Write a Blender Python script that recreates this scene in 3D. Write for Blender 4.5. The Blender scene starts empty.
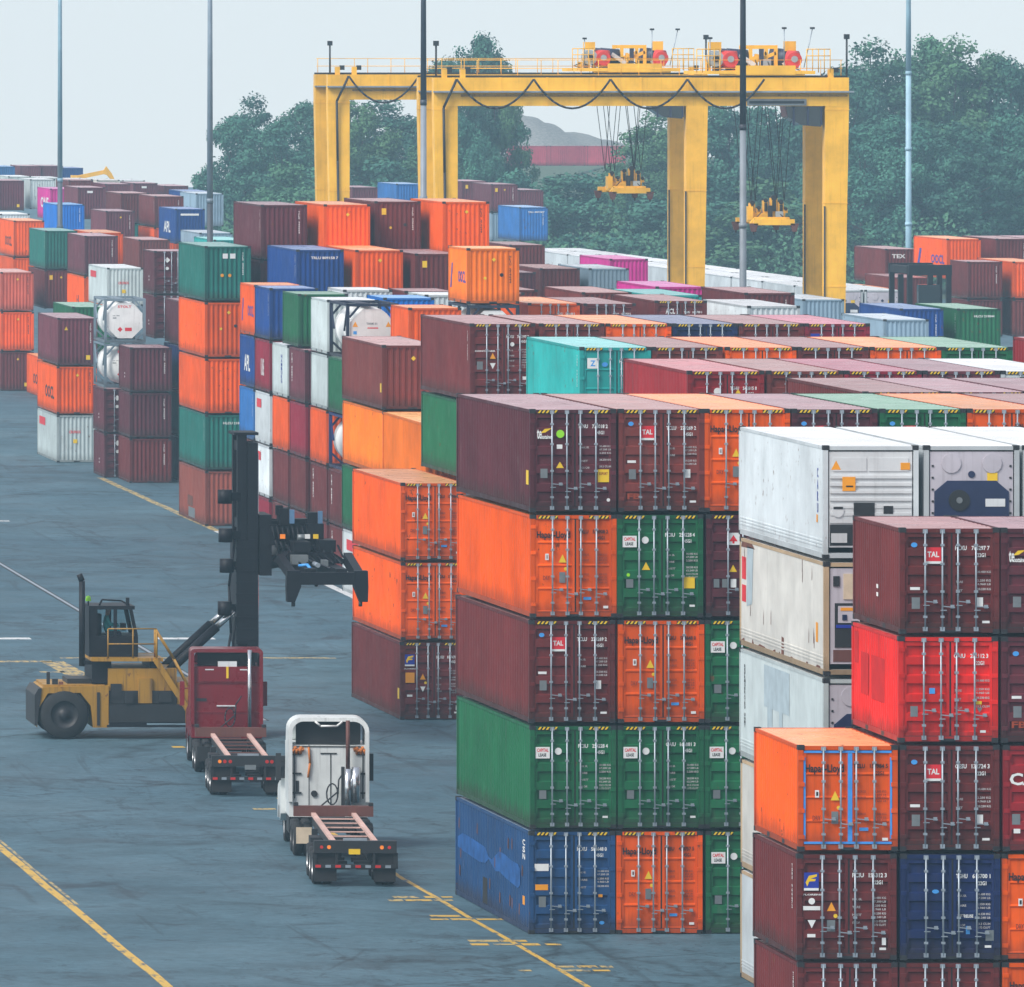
import bpy, math, random
from mathutils import Vector, Matrix

random.seed(7)
SC = bpy.context.scene
COL = SC.collection
R = math.radians
F, PX0, PY0, CAMH = 9000.0, -850.0, 60.0, 24.6   # calibration of the lens (pixels) used for the surveyed positions


def WX(px, Y):
    return (px - PX0) * Y / F


def WZ(py, Y):
    return CAMH - (py - PY0) * Y / F


def GY(py):
    return CAMH * F / (py - PY0)


# ------------------------------------------------------------------ materials
def new_mat(name):
    m = bpy.data.materials.new(name)
    m.use_nodes = True
    nt = m.node_tree
    return m, nt, nt.nodes['Principled BSDF']


def N(nt, t, **kw):
    n = nt.nodes.new(t)
    for k, v in kw.items():
        setattr(n, k, v)
    return n


def noise(nt, vec, scale, detail=4, rough=.55, w=None, dist=0.0):
    n = N(nt, 'ShaderNodeTexNoise')
    n.inputs['Scale'].default_value = scale
    n.inputs['Detail'].default_value = detail
    n.inputs['Roughness'].default_value = rough
    n.inputs['Distortion'].default_value = dist
    if w is not None:
        n.noise_dimensions = '4D'
        nt.links.new(w, n.inputs['W'])
    nt.links.new(vec, n.inputs['Vector'])
    return n.outputs['Fac']


def mapping(nt, vec, sc=(1, 1, 1), rot=(0, 0, 0)):
    n = N(nt, 'ShaderNodeMapping')
    n.inputs['Scale'].default_value = sc
    n.inputs['Rotation'].default_value = rot
    nt.links.new(vec, n.inputs['Vector'])
    return n.outputs['Vector']


def ramp(nt, fac, a, b, va=0.0, vb=1.0):
    n = N(nt, 'ShaderNodeMapRange')
    n.inputs['From Min'].default_value = a
    n.inputs['From Max'].default_value = b
    n.inputs['To Min'].default_value = va
    n.inputs['To Max'].default_value = vb
    nt.links.new(fac, n.inputs['Value'])
    return n.outputs['Result']


def mixc(nt, fac, a, b, mode='MIX'):
    n = N(nt, 'ShaderNodeMix', data_type='RGBA', blend_type=mode)
    for i, s in ((6, a), (7, b)):
        if isinstance(s, (tuple, list)):
            n.inputs[i].default_value = (*s[:3], 1)
        else:
            nt.links.new(s, n.inputs[i])
    if isinstance(fac, (int, float)):
        n.inputs[0].default_value = fac
    else:
        nt.links.new(fac, n.inputs[0])
    return n.outputs[2]


def math_n(nt, op, a, b=None):
    n = N(nt, 'ShaderNodeMath', operation=op)
    for i, s in enumerate((a, b)):
        if s is None:
            continue
        if isinstance(s, (int, float)):
            n.inputs[i].default_value = s
        else:
            nt.links.new(s, n.inputs[i])
    return n.outputs[0]


def gray(nt, v):
    n = N(nt, 'ShaderNodeCombineColor')
    for i in range(3):
        nt.links.new(v, n.inputs[i])
    return n.outputs[0]


def coat_paint(name, rust=.66, rough=.48, use_obj=True, col=(.5, .5, .5), streak=.35, spec=.5, fade_sheen=0.0):
    """Weathered paint: colour of the object, chalky fading, rain streaks, rust spots."""
    m, nt, b = new_mat(name)
    tc = N(nt, 'ShaderNodeTexCoord').outputs['Object']
    oi = N(nt, 'ShaderNodeObjectInfo')
    w = math_n(nt, 'MULTIPLY', oi.outputs['Random'], 60.0)
    base = oi.outputs['Color'] if use_obj else tuple(col)
    if fade_sheen:
        gm = N(nt, 'ShaderNodeGamma')      # roofs: same hue, paler; sun fading plus sky sheen put into the colour
        gm.inputs['Gamma'].default_value = .55
        nt.links.new(base, gm.inputs['Color'])
        base = mixc(nt, fade_sheen, gm.outputs[0], (.85, .74, .72))
    fade = noise(nt, tc, .55, 5, .6, w)
    f1 = ramp(nt, fade, .3, .72, .80, 1.22)
    c = mixc(nt, 1.0, base, gray(nt, f1), 'MULTIPLY')
    tone = ramp(nt, oi.outputs['Random'], 0, 1, .84, 1.16)
    c = mixc(nt, 1.0, c, gray(nt, tone), 'MULTIPLY')
    st = noise(nt, mapping(nt, tc, (7, 7, .35)), 1.0, 5, .6, w)
    s1 = ramp(nt, st, .52, .75, 0, streak)
    if use_obj:      # dirt shows less harshly on pale paint
        bw = N(nt, 'ShaderNodeRGBToBW')
        nt.links.new(oi.outputs['Color'], bw.inputs[0])
        pale = ramp(nt, bw.outputs[0], .1, .6, 1, .38)
        s1 = math_n(nt, 'MULTIPLY', s1, pale)
    c = mixc(nt, s1, c, (.05, .035, .03))
    chalk = noise(nt, mapping(nt, tc, (2, 2, .8)), 1.0, 6, .65, w)
    c = mixc(nt, ramp(nt, chalk, .6, .85, 0, .13), c, (.55, .5, .48))
    rs = noise(nt, mapping(nt, tc, (3, 3, 2)), 1.3, 8, .7, w)
    rs = math_n(nt, 'ADD', rs, math_n(nt, 'MULTIPLY', math_n(nt, 'SUBTRACT', oi.outputs['Random'], .6), .16))
    c = mixc(nt, ramp(nt, rs, rust, rust + .05, 0, .85), c, (.14, .05, .022))
    grime = N(nt, 'ShaderNodeSeparateXYZ')
    nt.links.new(tc, grime.inputs[0])
    gz = math_n(nt, 'ADD', grime.outputs[2], math_n(nt, 'MULTIPLY', noise(nt, mapping(nt, tc, (4, 4, .6)), 1.0, 4, .6, w), -.9))
    if use_obj and not fade_sheen:
        c = mixc(nt, math_n(nt, 'MULTIPLY', ramp(nt, gz, -.25, .12, .55, 0), pale), c, (.035, .026, .022))
    nt.links.new(c, b.inputs['Base Color'])
    rr = noise(nt, tc, 1.7, 3, .5, w)
    nt.links.new(ramp(nt, rr, .3, .7, rough - .1, rough + .14), b.inputs['Roughness'])
    b.inputs['Specular IOR Level'].default_value = spec
    return m


def simple(name, col, rough=.5, metal=0.0, emit=None, var=.15, spec=.5):
    m, nt, b = new_mat(name)
    tc = N(nt, 'ShaderNodeTexCoord').outputs['Object']
    n1 = noise(nt, tc, 2.3, 5, .6)
    c = mixc(nt, 1.0, col, gray(nt, ramp(nt, n1, .3, .7, 1 - var, 1 + var)), 'MULTIPLY')
    nt.links.new(c, b.inputs['Base Color'])
    b.inputs['Roughness'].default_value = rough
    b.inputs['Metallic'].default_value = metal
    b.inputs['Specular IOR Level'].default_value = spec
    if emit:
        b.inputs['Emission Color'].default_value = (*emit[0], 1)
        b.inputs['Emission Strength'].default_value = emit[1]
    return m


M = {}
M['paint'] = coat_paint('container_paint', spec=.18)
M['roof'] = coat_paint('roof_paint', rust=.66, rough=.30, streak=.10, fade_sheen=.20, spec=.6)
M['dark'] = simple('dark_steel', (.016, .017, .02), .55)
M['rubber'] = simple('black_rubber', (.014, .014, .016), .8)
M['gasket'] = simple('door_gasket', (.008, .008, .009), .7)
M['zinc'] = simple('galvanised_steel', (.34, .39, .44), .42, .5)
M['white'] = simple('white_print', (.78, .78, .76), .6, var=.06)
M['black'] = simple('black_print', (.012, .012, .014), .6)
M['yellow'] = simple('yellow_print', (.85, .55, .015), .5, var=.06)
M['amber'] = simple('amber_print', (.85, .33, .01), .5, var=.08)
M['redp'] = simple('red_print', (.72, .015, .03), .5, var=.06)
M['bluep'] = simple('blue_print', (.01, .03, .33), .5, var=.06)
M['cyan'] = simple('light_blue_print', (.06, .32, .75), .5, var=.06)
M['lime'] = simple('lime_print', (.30, .75, .02), .5, var=.06)
M['plate'] = simple('grey_plate', (.2, .22, .23), .4, .3)
M['fadeblue'] = simple('faded_blue', (.016, .092, .29), .6, var=.35, spec=.2)
M['palepatch'] = simple('pale_patch', (.42, .51, .55), .5)
M['redpatch'] = simple('red_patch', (.50, .012, .011), .6, spec=.15)
M['softwhite'] = simple('worn_white_print', (.46, .43, .42), .6, var=.3)
M['rustpatch'] = simple('rust_patch', (.15, .05, .03), .8, var=.4)
M['dim'] = simple('faded_print', (.33, .045, .012), .6)
M['rtape'] = simple('red_tape', (.55, .02, .02), .4)
M['bluetape'] = simple('blue_door_trim', (.05, .30, .78), .5)
M['cpaint'] = coat_paint('crane_paint', rust=.74, rough=.42, use_obj=False, col=(.97, .52, .045), streak=.18, spec=.3)
M['hpaint'] = coat_paint('handler_paint', rust=.60, rough=.5, use_obj=False, col=(.36, .185, .014), streak=1.0)
M['mast'] = simple('mast_black', (.007, .007, .011), .55, spec=.25)
M['tyre'] = simple('tyre', (.016, .017, .019), .85, var=.3)
M['rim'] = simple('rim_steel', (.16, .16, .165), .45, .4)
M['rimb'] = simple('bright_rim', (.6, .61, .62), .35, .5)
M['glass'] = simple('dark_glass', (.012, .018, .022), .08, spec=.8)
M['chrome'] = simple('chrome', (.62, .64, .66), .18, .9)
M['redcab'] = coat_paint('red_cab_paint', rust=.78, rough=.3, use_obj=False, col=(.19, .004, .012), streak=.25)
M['whitecab'] = coat_paint('white_cab_paint', rust=.76, rough=.35, use_obj=False, col=(.66, .69, .68), streak=.3)
M['railp'] = coat_paint('chassis_rail_paint', rust=.66, rough=.6, use_obj=False, col=(.62, .40, .34), streak=.3)
M['brown'] = coat_paint('chassis_brown', rust=.6, rough=.6, use_obj=False, col=(.13, .045, .035), streak=.4)
M['tank'] = coat_paint('tank_white', rust=.70, rough=.35, use_obj=False, col=(.74, .74, .72), streak=.25)
M['lampo'] = simple('orange_lamp', (.6, .15, .01), .3, emit=((1, .28, .03), .35))
M['lampr'] = simple('red_lamp', (.30, .01, .01), .3, emit=((1, .05, .02), .12))
M['skin'] = simple('skin', (.48, .27, .18), .6)
M['teal'] = simple('teal_cloth', (.03, .35, .36), .8)
M['cable'] = simple('black_cable', (.02, .021, .028), .6)
M['winchr'] = simple('red_winch_motor', (.70, .05, .045), .45)
M['winchb'] = simple('rope_drum', (.03, .035, .07), .5)
M['winchg'] = simple('grey_motor', (.36, .42, .46), .45)
M['navy'] = simple('navy_unit', (.012, .022, .075), .45)
M['unit'] = coat_paint('reefer_unit_paint', rust=.72, rough=.4, use_obj=False, col=(.70, .72, .73), streak=.2)
M['unitm'] = coat_paint('reefer_unit_metal', rust=.68, rough=.45, use_obj=False, col=(.50, .47, .52), streak=.3)
M['beige'] = simple('beige_panel', (.62, .5, .36), .5)
M['mud'] = simple('rust_beam', (.20, .09, .05), .8, var=.4)


# ------------------------------------------------------------------ mesh builder
class MB:
    def __init__(self):
        self.v, self.f, self.m, self.s = [], [], [], []

    def poly(self, pts, mi=0, smooth=False):
        b = len(self.v)
        self.v += [tuple(p) for p in pts]
        self.f.append(tuple(range(b, b + len(pts))))
        self.m.append(mi)
        self.s.append(smooth)

    def box(self, x0, x1, y0, y1, z0, z1, mi=0, ch=0.0):
        if x1 < x0: x0, x1 = x1, x0
        if y1 < y0: y0, y1 = y1, y0
        if z1 < z0: z0, z1 = z1, z0
        if ch:
            self.prism([(x0 + ch, y0), (x1 - ch, y0), (x1, y0 + ch), (x1, y1 - ch), (x1 - ch, y1), (x0 + ch, y1), (x0, y1 - ch), (x0, y0 + ch)], z0, z1, mi)
            return
        b = len(self.v)
        self.v += [(x, y, z) for z in (z0, z1) for y in (y0, y1) for x in (x0, x1)]
        for q in ((0, 2, 3, 1), (4, 5, 7, 6), (0, 1, 5, 4), (2, 6, 7, 3), (0, 4, 6, 2), (1, 3, 7, 5)):
            self.f.append(tuple(b + i for i in q))
            self.m.append(mi)
            self.s.append(False)

    def prism(self, pts, z0, z1, mi=0, axis='z'):
        """Extrude a 2-D outline (counter-clockwise) along an axis."""
        def P(a, b, c):
            return {'z': (a, b, c), 'y': (a, c, b), 'x': (c, a, b)}[axis]
        n = len(pts)
        b = len(self.v)
        self.v += [P(p[0], p[1], z0) for p in pts] + [P(p[0], p[1], z1) for p in pts]
        fs = [tuple(b + i for i in reversed(range(n))), tuple(b + n + i for i in range(n))]
        fs += [(b + i, b + (i + 1) % n, b + n + (i + 1) % n, b + n + i) for i in range(n)]
        if axis == 'y':
            fs = [tuple(reversed(f)) for f in fs]
        self.f += fs
        self.m += [mi] * len(fs)
        self.s += [False] * len(fs)

    def bar(self, p, q, w, h=None, mi=0, up=(0, 0, 1)):
        h = h or w
        p, q = Vector(p), Vector(q)
        d = (q - p).normalized()
        u = Vector(up)
        if abs(d.dot(u)) > .98:
            u = Vector((0, 1, 0))
        s = d.cross(u).normalized() * w / 2
        t = s.cross(d).normalized() * h / 2
        b = len(self.v)
        for c in (p, q):
            self.v += [tuple(c - s - t), tuple(c + s - t), tuple(c + s + t), tuple(c - s + t)]
        for k in ((3, 2, 1, 0), (4, 5, 6, 7), (0, 1, 5, 4), (1, 2, 6, 5), (2, 3, 7, 6), (3, 0, 4, 7)):
            self.f.append(tuple(b + i for i in k))
            self.m.append(mi)
            self.s.append(False)

    def cyl(self, p, q, r, n=12, mi=0, r2=None, caps=True, smooth=True):
        r2 = r if r2 is None else r2
        p, q = Vector(p), Vector(q)
        d = (q - p).normalized()
        u = Vector((0, 0, 1)) if abs(d.z) < .9 else Vector((0, 1, 0))
        s = d.cross(u).normalized()
        t = s.cross(d).normalized()
        b = len(self.v)
        for c, rr in ((p, r), (q, r2)):
            for i in range(n):
                a = 2 * math.pi * i / n
                self.v.append(tuple(c + s * math.cos(a) * rr + t * math.sin(a) * rr))
        for i in range(n):
            j = (i + 1) % n
            self.f.append((b + j, b + i, b + n + i, b + n + j))
            self.m.append(mi)
            self.s.append(smooth)
        if caps:
            self.f += [tuple(b + i for i in range(n)), tuple(b + n + i for i in reversed(range(n)))]
            self.m += [mi, mi]
            self.s += [False, False]

    def tube(self, pts, r, n=8, mi=0):
        for a, b in zip(pts[:-1], pts[1:]):
            self.cyl(a, b, r, n, mi)

    def lathe(self, prof, origin, axis='y', n=24, mi=0, smooth=True):
        """Revolve (radius, along) pairs about an axis through origin."""
        o = Vector(origin)
        b = len(self.v)
        for r_, h in prof:
            for i in range(n):
                a = 2 * math.pi * i / n
                c, s = math.cos(a) * r_, math.sin(a) * r_
                p = {'y': (c, h, s), 'x': (h, c, s), 'z': (c, s, h)}[axis]
                self.v.append(tuple(o + Vector(p)))
        for k in range(len(prof) - 1):
            for i in range(n):
                j = (i + 1) % n
                q = (b + k * n + i, b + k * n + j, b + (k + 1) * n + j, b + (k + 1) * n + i)
                self.f.append(q if axis != 'y' else tuple(reversed(q)))
                self.m.append(mi)
                self.s.append(smooth)

    def mesh(self, name, mats):
        me = bpy.data.meshes.new(name)
        me.from_pydata(self.v, [], self.f)
        for m in mats:
            me.materials.append(M[m] if isinstance(m, str) else m)
        me.polygons.foreach_set('material_index', self.m)
        me.polygons.foreach_set('use_smooth', self.s)
        me.update()
        return me

    def build(self, name, mats, parent=None, color=None, loc=None):
        return ob(name, self.mesh(name, mats), parent, color, loc)


def ob(name, data, parent=None, color=None, loc=None):
    o = bpy.data.objects.new(name, data)
    COL.objects.link(o)
    if parent is not None:
        o.parent = parent
    if color is not None:
        o.color = (*color[:3], 1)
    if loc is not None:
        o.location = loc
    return o


def tag(o, label, cat, group=None, kind=None):
    if label:
        o['label'] = label
    if cat:
        o['category'] = cat
    if group:
        o['group'] = group
    if kind:
        o['kind'] = kind
    return o


def thing(name, label, cat, loc=(0, 0, 0), rz=0.0, group=None):
    o = bpy.data.objects.new(name, None)
    COL.objects.link(o)
    o.location = loc
    o.rotation_euler = (0, 0, rz)
    o.empty_display_size = .5
    return tag(o, label, cat, group)


# lettering: text turned into mesh once per string
_TXT = {}


def text_polys(s):
    if s not in _TXT:
        cu = bpy.data.curves.new('t', 'FONT')
        cu.body = s
        cu.size = 1.0
        cu.offset = .03
        cu.resolution_u = 2
        o = bpy.data.objects.new('t', cu)
        COL.objects.link(o)
        dg = bpy.context.evaluated_depsgraph_get()
        me = bpy.data.meshes.new_from_object(o.evaluated_get(dg))
        vs = [(v.co.x, v.co.y) for v in me.vertices]
        fs = [tuple(p.vertices) for p in me.polygons]
        x0, x1 = min(v[0] for v in vs), max(v[0] for v in vs)
        y0, y1 = min(v[1] for v in vs), max(v[1] for v in vs)
        bpy.data.objects.remove(o)
        bpy.data.curves.remove(cu)
        bpy.data.meshes.remove(me)
        _TXT[s] = ([((x - x0) / (x1 - x0), (y - y0) / (y1 - y0)) for x, y in vs], fs)
    return _TXT[s]


class Marks(MB):
    """Flat prints laid on a plane given by an origin and two directions."""
    def __init__(self, org, du=(1, 0, 0), dv=(0, 0, 1), nrm=(0, -1, 0)):
        super().__init__()
        self.o, self.du, self.dv, self.nn = Vector(org), Vector(du), Vector(dv), Vector(nrm)
        self.lift = 0

    def P(self, u, v):
        return tuple(self.o + self.du * u + self.dv * v + self.nn * (.003 * self.lift))

    def rect(self, u0, u1, v0, v1, mi):
        self.poly([self.P(u0, v0), self.P(u1, v0), self.P(u1, v1), self.P(u0, v1)], mi)

    def shape(self, pts, mi):
        self.poly([self.P(*p) for p in pts], mi)

    def disc(self, u, v, r, mi, n=14, sx=1.0):
        self.shape([(u + math.cos(2 * math.pi * i / n) * r * sx, v + math.sin(2 * math.pi * i / n) * r) for i in range(n)], mi)

    def text(self, s, u0, u1, v0, v1, mi, vertical=False):
        vs, fs = text_polys(s)
        b = len(self.v)
        for x, y in vs:
            if vertical:
                self.v.append(self.P(u0 + y * (u1 - u0), v1 - x * (v1 - v0)))
            else:
                self.v.append(self.P(u0 + x * (u1 - u0), v0 + y * (v1 - v0)))
        for f in fs:
            self.f.append(tuple(b + i for i in f))
            self.m.append(mi)
            self.s.append(False)

    def column(self, s, u, v0, v1, w, mi):
        """Characters set one under the other, as container numbers on posts are."""
        n = len(s)
        h = (v1 - v0) / n
        for i, ch in enumerate(s):
            if ch != ' ':
                self.text(ch, u, u + w, v1 - (i + .85) * h, v1 - i * h, mi)


PRINTS = ['white', 'black', 'yellow', 'redp', 'bluep', 'plate', 'amber', 'cyan', 'lime', 'dim', 'fadeblue', 'palepatch', 'redpatch', 'rustpatch', 'softwhite']
WHT, BLK, YEL, RED, BLU, PLT, AMB, CYN, LIM, DIM, FBL, PPT, RPT, RST, SWH = range(15)
HAZE_D, HAZE_COL = .00025, (.54, .83, 1.0, 1)
SKY_S, SKY_SAT, SUN_S, EXPO = .116, .42, 2.6, .40
# ------------------------------------------------------------------ containers
W = 2.438
HW = W / 2
_ME = {}


def cached(key, fn):
    if key not in _ME:
        _ME[key] = fn()
    return _ME[key]


def wave(n0, n1, pitch, a, b):
    """Trapezoid corrugation: (position, depth) pairs from n0 to n1."""
    k = max(3, round((n1 - n0) / pitch))
    p = (n1 - n0) / k
    out = []
    for i in range(k):
        s = n0 + i * p
        out += [(s, a), (s + .30 * p, a), (s + .48 * p, b), (s + .82 * p, b)]
    return out + [(n1, a)]


def shell_mesh(L, H, smooth=False):
    m = MB()
    z0, z1 = .16, H - .09
    if smooth:
        for sx in (-1, 1):
            m.box(sx * (HW - .035), sx * (HW - .02), -L / 2 + .12, L / 2 - .12, z0, z1)
            for k in range(3):
                z = z0 + .12 + k * .085
                m.box(sx * (HW - .02), sx * (HW - .008), -L / 2 + .12, L / 2 - .12, z, z + .04)
    else:
        pr = wave(-L / 2 + .12, L / 2 - .12, .278, .016, .058)
        for sx in (-1, 1):
            for (y0, d0), (y1, d1) in zip(pr[:-1], pr[1:]):
                q = [(sx * (HW - d0), y0, z0), (sx * (HW - d0), y0, z1), (sx * (HW - d1), y1, z1), (sx * (HW - d1), y1, z0)]
                m.poly(q if sx > 0 else q[::-1])
    m.box(-HW + .1, HW - .1, L / 2 - .07, L / 2 - .05, z0, z1)
    m.box(-HW + .07, HW - .07, -L / 2 + .1, L / 2 - .08, .13, .155)
    return m.mesh('shell', ['paint'])


def roof_mesh(L, H, smooth=False):
    m = MB()
    x0, x1 = -HW + .05, HW - .05
    if smooth:
        m.box(x0, x1, -L / 2 + .1, L / 2 - .1, H - .04, H - .018)
        return m.mesh('roof', ['roof'])
    pr = wave(-L / 2 + .12, L / 2 - .12, .55, H - .040, H - .024)
    for (y0, d0), (y1, d1) in zip(pr[:-1], pr[1:]):
        m.poly([(x0, y0, d0), (x1, y0, d0), (x1, y1, d1), (x0, y1, d1)])
    for s in (-1, 1):
        y = s * (L / 2 - .12)
        m.poly([(x0, y - .06, H - .04), (x1, y - .06, H - .04), (x1, y + .06, H - .04), (x0, y + .06, H - .04)])
    return m.mesh('roof', ['roof'])


def frame_mesh(L, H, pockets=True, posts=.13):
    m = MB()
    e = .004
    for sx in (-1, 1):
        for sy in (-1, 1):
            xa, xb = sx * (HW - e), sx * (HW - posts)
            ya, yb = sy * (L / 2 - e), sy * (L / 2 - .15)
            m.box(xa, xb, ya, yb, .12, H - .12)
            for zz in (0, H - .118):
                m.box(sx * HW, sx * (HW - .162), sy * L / 2, sy * (L / 2 - .178), zz, zz + .118, 1)
        m.box(sx * (HW - .006), sx * (HW - .07), -L / 2 + .17, L / 2 - .17, .02, .16)
        m.box(sx * (HW - .008), sx * (HW - .06), -L / 2 + .17, L / 2 - .17, H - .10, H - .022)
        if pockets:
            for yy in (-1.02, 1.02):
                m.box(sx * (HW - .003), sx * (HW - .05), yy - .17, yy + .17, .03, .135, 1)
    for sy in (-1, 1):
        m.box(-HW + .13, HW - .13, sy * (L / 2 - .012), sy * (L / 2 - .10), .03, .15)
        m.box(-HW + .13, HW - .13, sy * (L / 2 - .012), sy * (L / 2 - .10), H - .12, H - .022)
    m.box(-.18, .18, -L / 2 + .006, -L / 2 + .02, .03, .10, 1)
    return m.mesh('frame', ['paint', 'dark'])


def end_mesh(L, H, smooth=False):
    m = MB()
    y = -L / 2
    z0, z1 = .15, H - .12
    if smooth:
        m.box(-HW + .12, HW - .12, y + .03, y + .06, z0, z1)
    else:
        pr = wave(-HW + .12, HW - .12, .252, .03, .076)
        for (x0, d0), (x1, d1) in zip(pr[:-1], pr[1:]):
            m.poly([(x0, y + d0, z0), (x1, y + d1, z0), (x1, y + d1, z1), (x0, y + d0, z1)])
    return m.mesh('end_wall', ['paint'])


def door_mesh(L, H, side, kind):
    """One leaf: stepped horizontal panels inside a flat border, rubber gasket round it, hinges."""
    m = MB()
    y = -L / 2 + .035
    u0, u1 = (-HW + .135, .035) if side == 0 else (.075, HW - .135)
    z0, z1 = .165, H - .135
    a, b = u0 + .075, u1 - .075
    m.box(u0, a, y, y + .05, z0, z1)
    m.box(b, u1, y, y + .05, z0, z1)
    if kind == 'bands':
        n, lo, hi, fr = 5, 0.0, .055, .46
    else:
        n, lo, hi, fr = 4, 0.0, .026, .86
    hgt = (z1 - z0) / n
    prof = [(z0, lo)]
    for i in range(n):
        c = z0 + (i + .5) * hgt
        h = hgt * fr / 2
        prof += [(c - h - .03, lo), (c - h, hi), (c + h, hi), (c + h + .03, lo)]
    prof.append((z1, lo))
    for (za, da), (zb, db) in zip(prof[:-1], prof[1:]):
        m.poly([(a, y + da, za), (b, y + da, za), (b, y + db, zb), (a, y + db, zb)])
    for zz in ((z0 - .018, z0), (z1, z1 + .018)):
        m.box(u0 - .018, u1 + .018, y - .004, y + .04, zz[0], zz[1], 1)
    m.box(u0 - .018, u0, y - .004, y + .04, z0, z1, 1)
    m.box(u1, u1 + .018, y - .004, y + .04, z0, z1, 1)
    hx = u0 - .05 if side == 0 else u1 + .05
    for k in range(4):
        z = z0 + (z1 - z0) * (.08 + .28 * k)
        m.box(hx - .075, hx + .075, y - .05, y - .012, z - .05, z + .05)
    return m.mesh('door', ['paint', 'gasket'])


BARS = (-HW + .62, -HW + 1.04, -HW + 1.42, -HW + 1.86)


def bar_mesh(L, H, u):
    m = MB()
    y = -L / 2 - .025
    m.cyl((u, y, .10), (u, y, H - .06), .024, 8)
    for z in (.12, H - .085):
        m.box(u - .055, u + .055, y - .02, y + .05, z - .05, z + .05)
    for z in (.42, H * .40, H * .66, H - .42):
        m.box(u - .045, u + .045, y - .028, y + .05, z - .028, z + .028)
    return m.mesh('locking_bar', ['zinc'])


def handle_mesh(L, H, u, s):
    m = MB()
    y = -L / 2 - .05
    z = .80 if u < -.3 or 0 < u < .4 else .68
    m.bar((u, y, z), (u + s * .30, y, z - .03), .034, .022)
    m.box(u + s * .20, u + s * .29, y + .01, y + .07, z - .055, z + .03)
    m.bar((u - s * .05, y, z - .1), (u + s * .10, y, z - .1), .03, .02)
    return m.mesh('handle', ['zinc'])


def hazard_mesh(L, H, s):
    m = MB()
    y = -L / 2 + .006
    x0, x1 = s * (HW - .22), s * (HW - .78)
    a, b = min(x0, x1), max(x0, x1)
    m.box(a, b, y - .001, y + .02, H - .115, H - .03, 1)
    n = 5
    w = (b - a) / n
    for i in range(n):
        p = a + i * w
        m.poly([(p, y - .005, H - .112), (p + .5 * w, y - .005, H - .112), (p + w, y - .005, H - .033), (p + .5 * w, y - .005, H - .033)], 0)
    return m.mesh('hazard_strip', ['yellow', 'gasket'])


CODES = ('TCLU', 'TGHU', 'HLXU', 'TRLU', 'GESU', 'FCIU', 'TTNU', 'CAIU')
NUMS = ('345604 6', '809158 7', '274644 1', '408689 2', '966672 0', '181193 8', '740568 8', '512307 3')


def rows(m, u, v, ci, n=4, w=.33):
    """The weight table: short words at one side, numbers at the other; worn off here and there."""
    rr = random.Random(int(u * 1000 + v * 777))
    wd = ('MAX. GR.', 'TARE', 'NET', 'CU. CAP.')
    nb = (('30.480 KG', '67.200 LB'), ('2.250 KG', '4.960 LB'), ('28.230 KG', '62.240 LB'), ('33.2 CU.M', '1.172 CU.FT'))
    du = rr.uniform(.46, .54)
    st = rr.choice((.19, .21, .24))
    for i in range(n):
        z = v - i * st
        if rr.random() < .85:
            m.text(wd[i % 4], u, u + rr.uniform(.16, .24), z + .01, z + .065, SWH)
        m.text(nb[i % 4][0], u + du, u + du + w, z + .045, z + .10, SWH)
        if rr.random() < .75:
            m.text(nb[i % 4][1], u + du, u + du + w, z - .045, z + .01, SWH)


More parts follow.
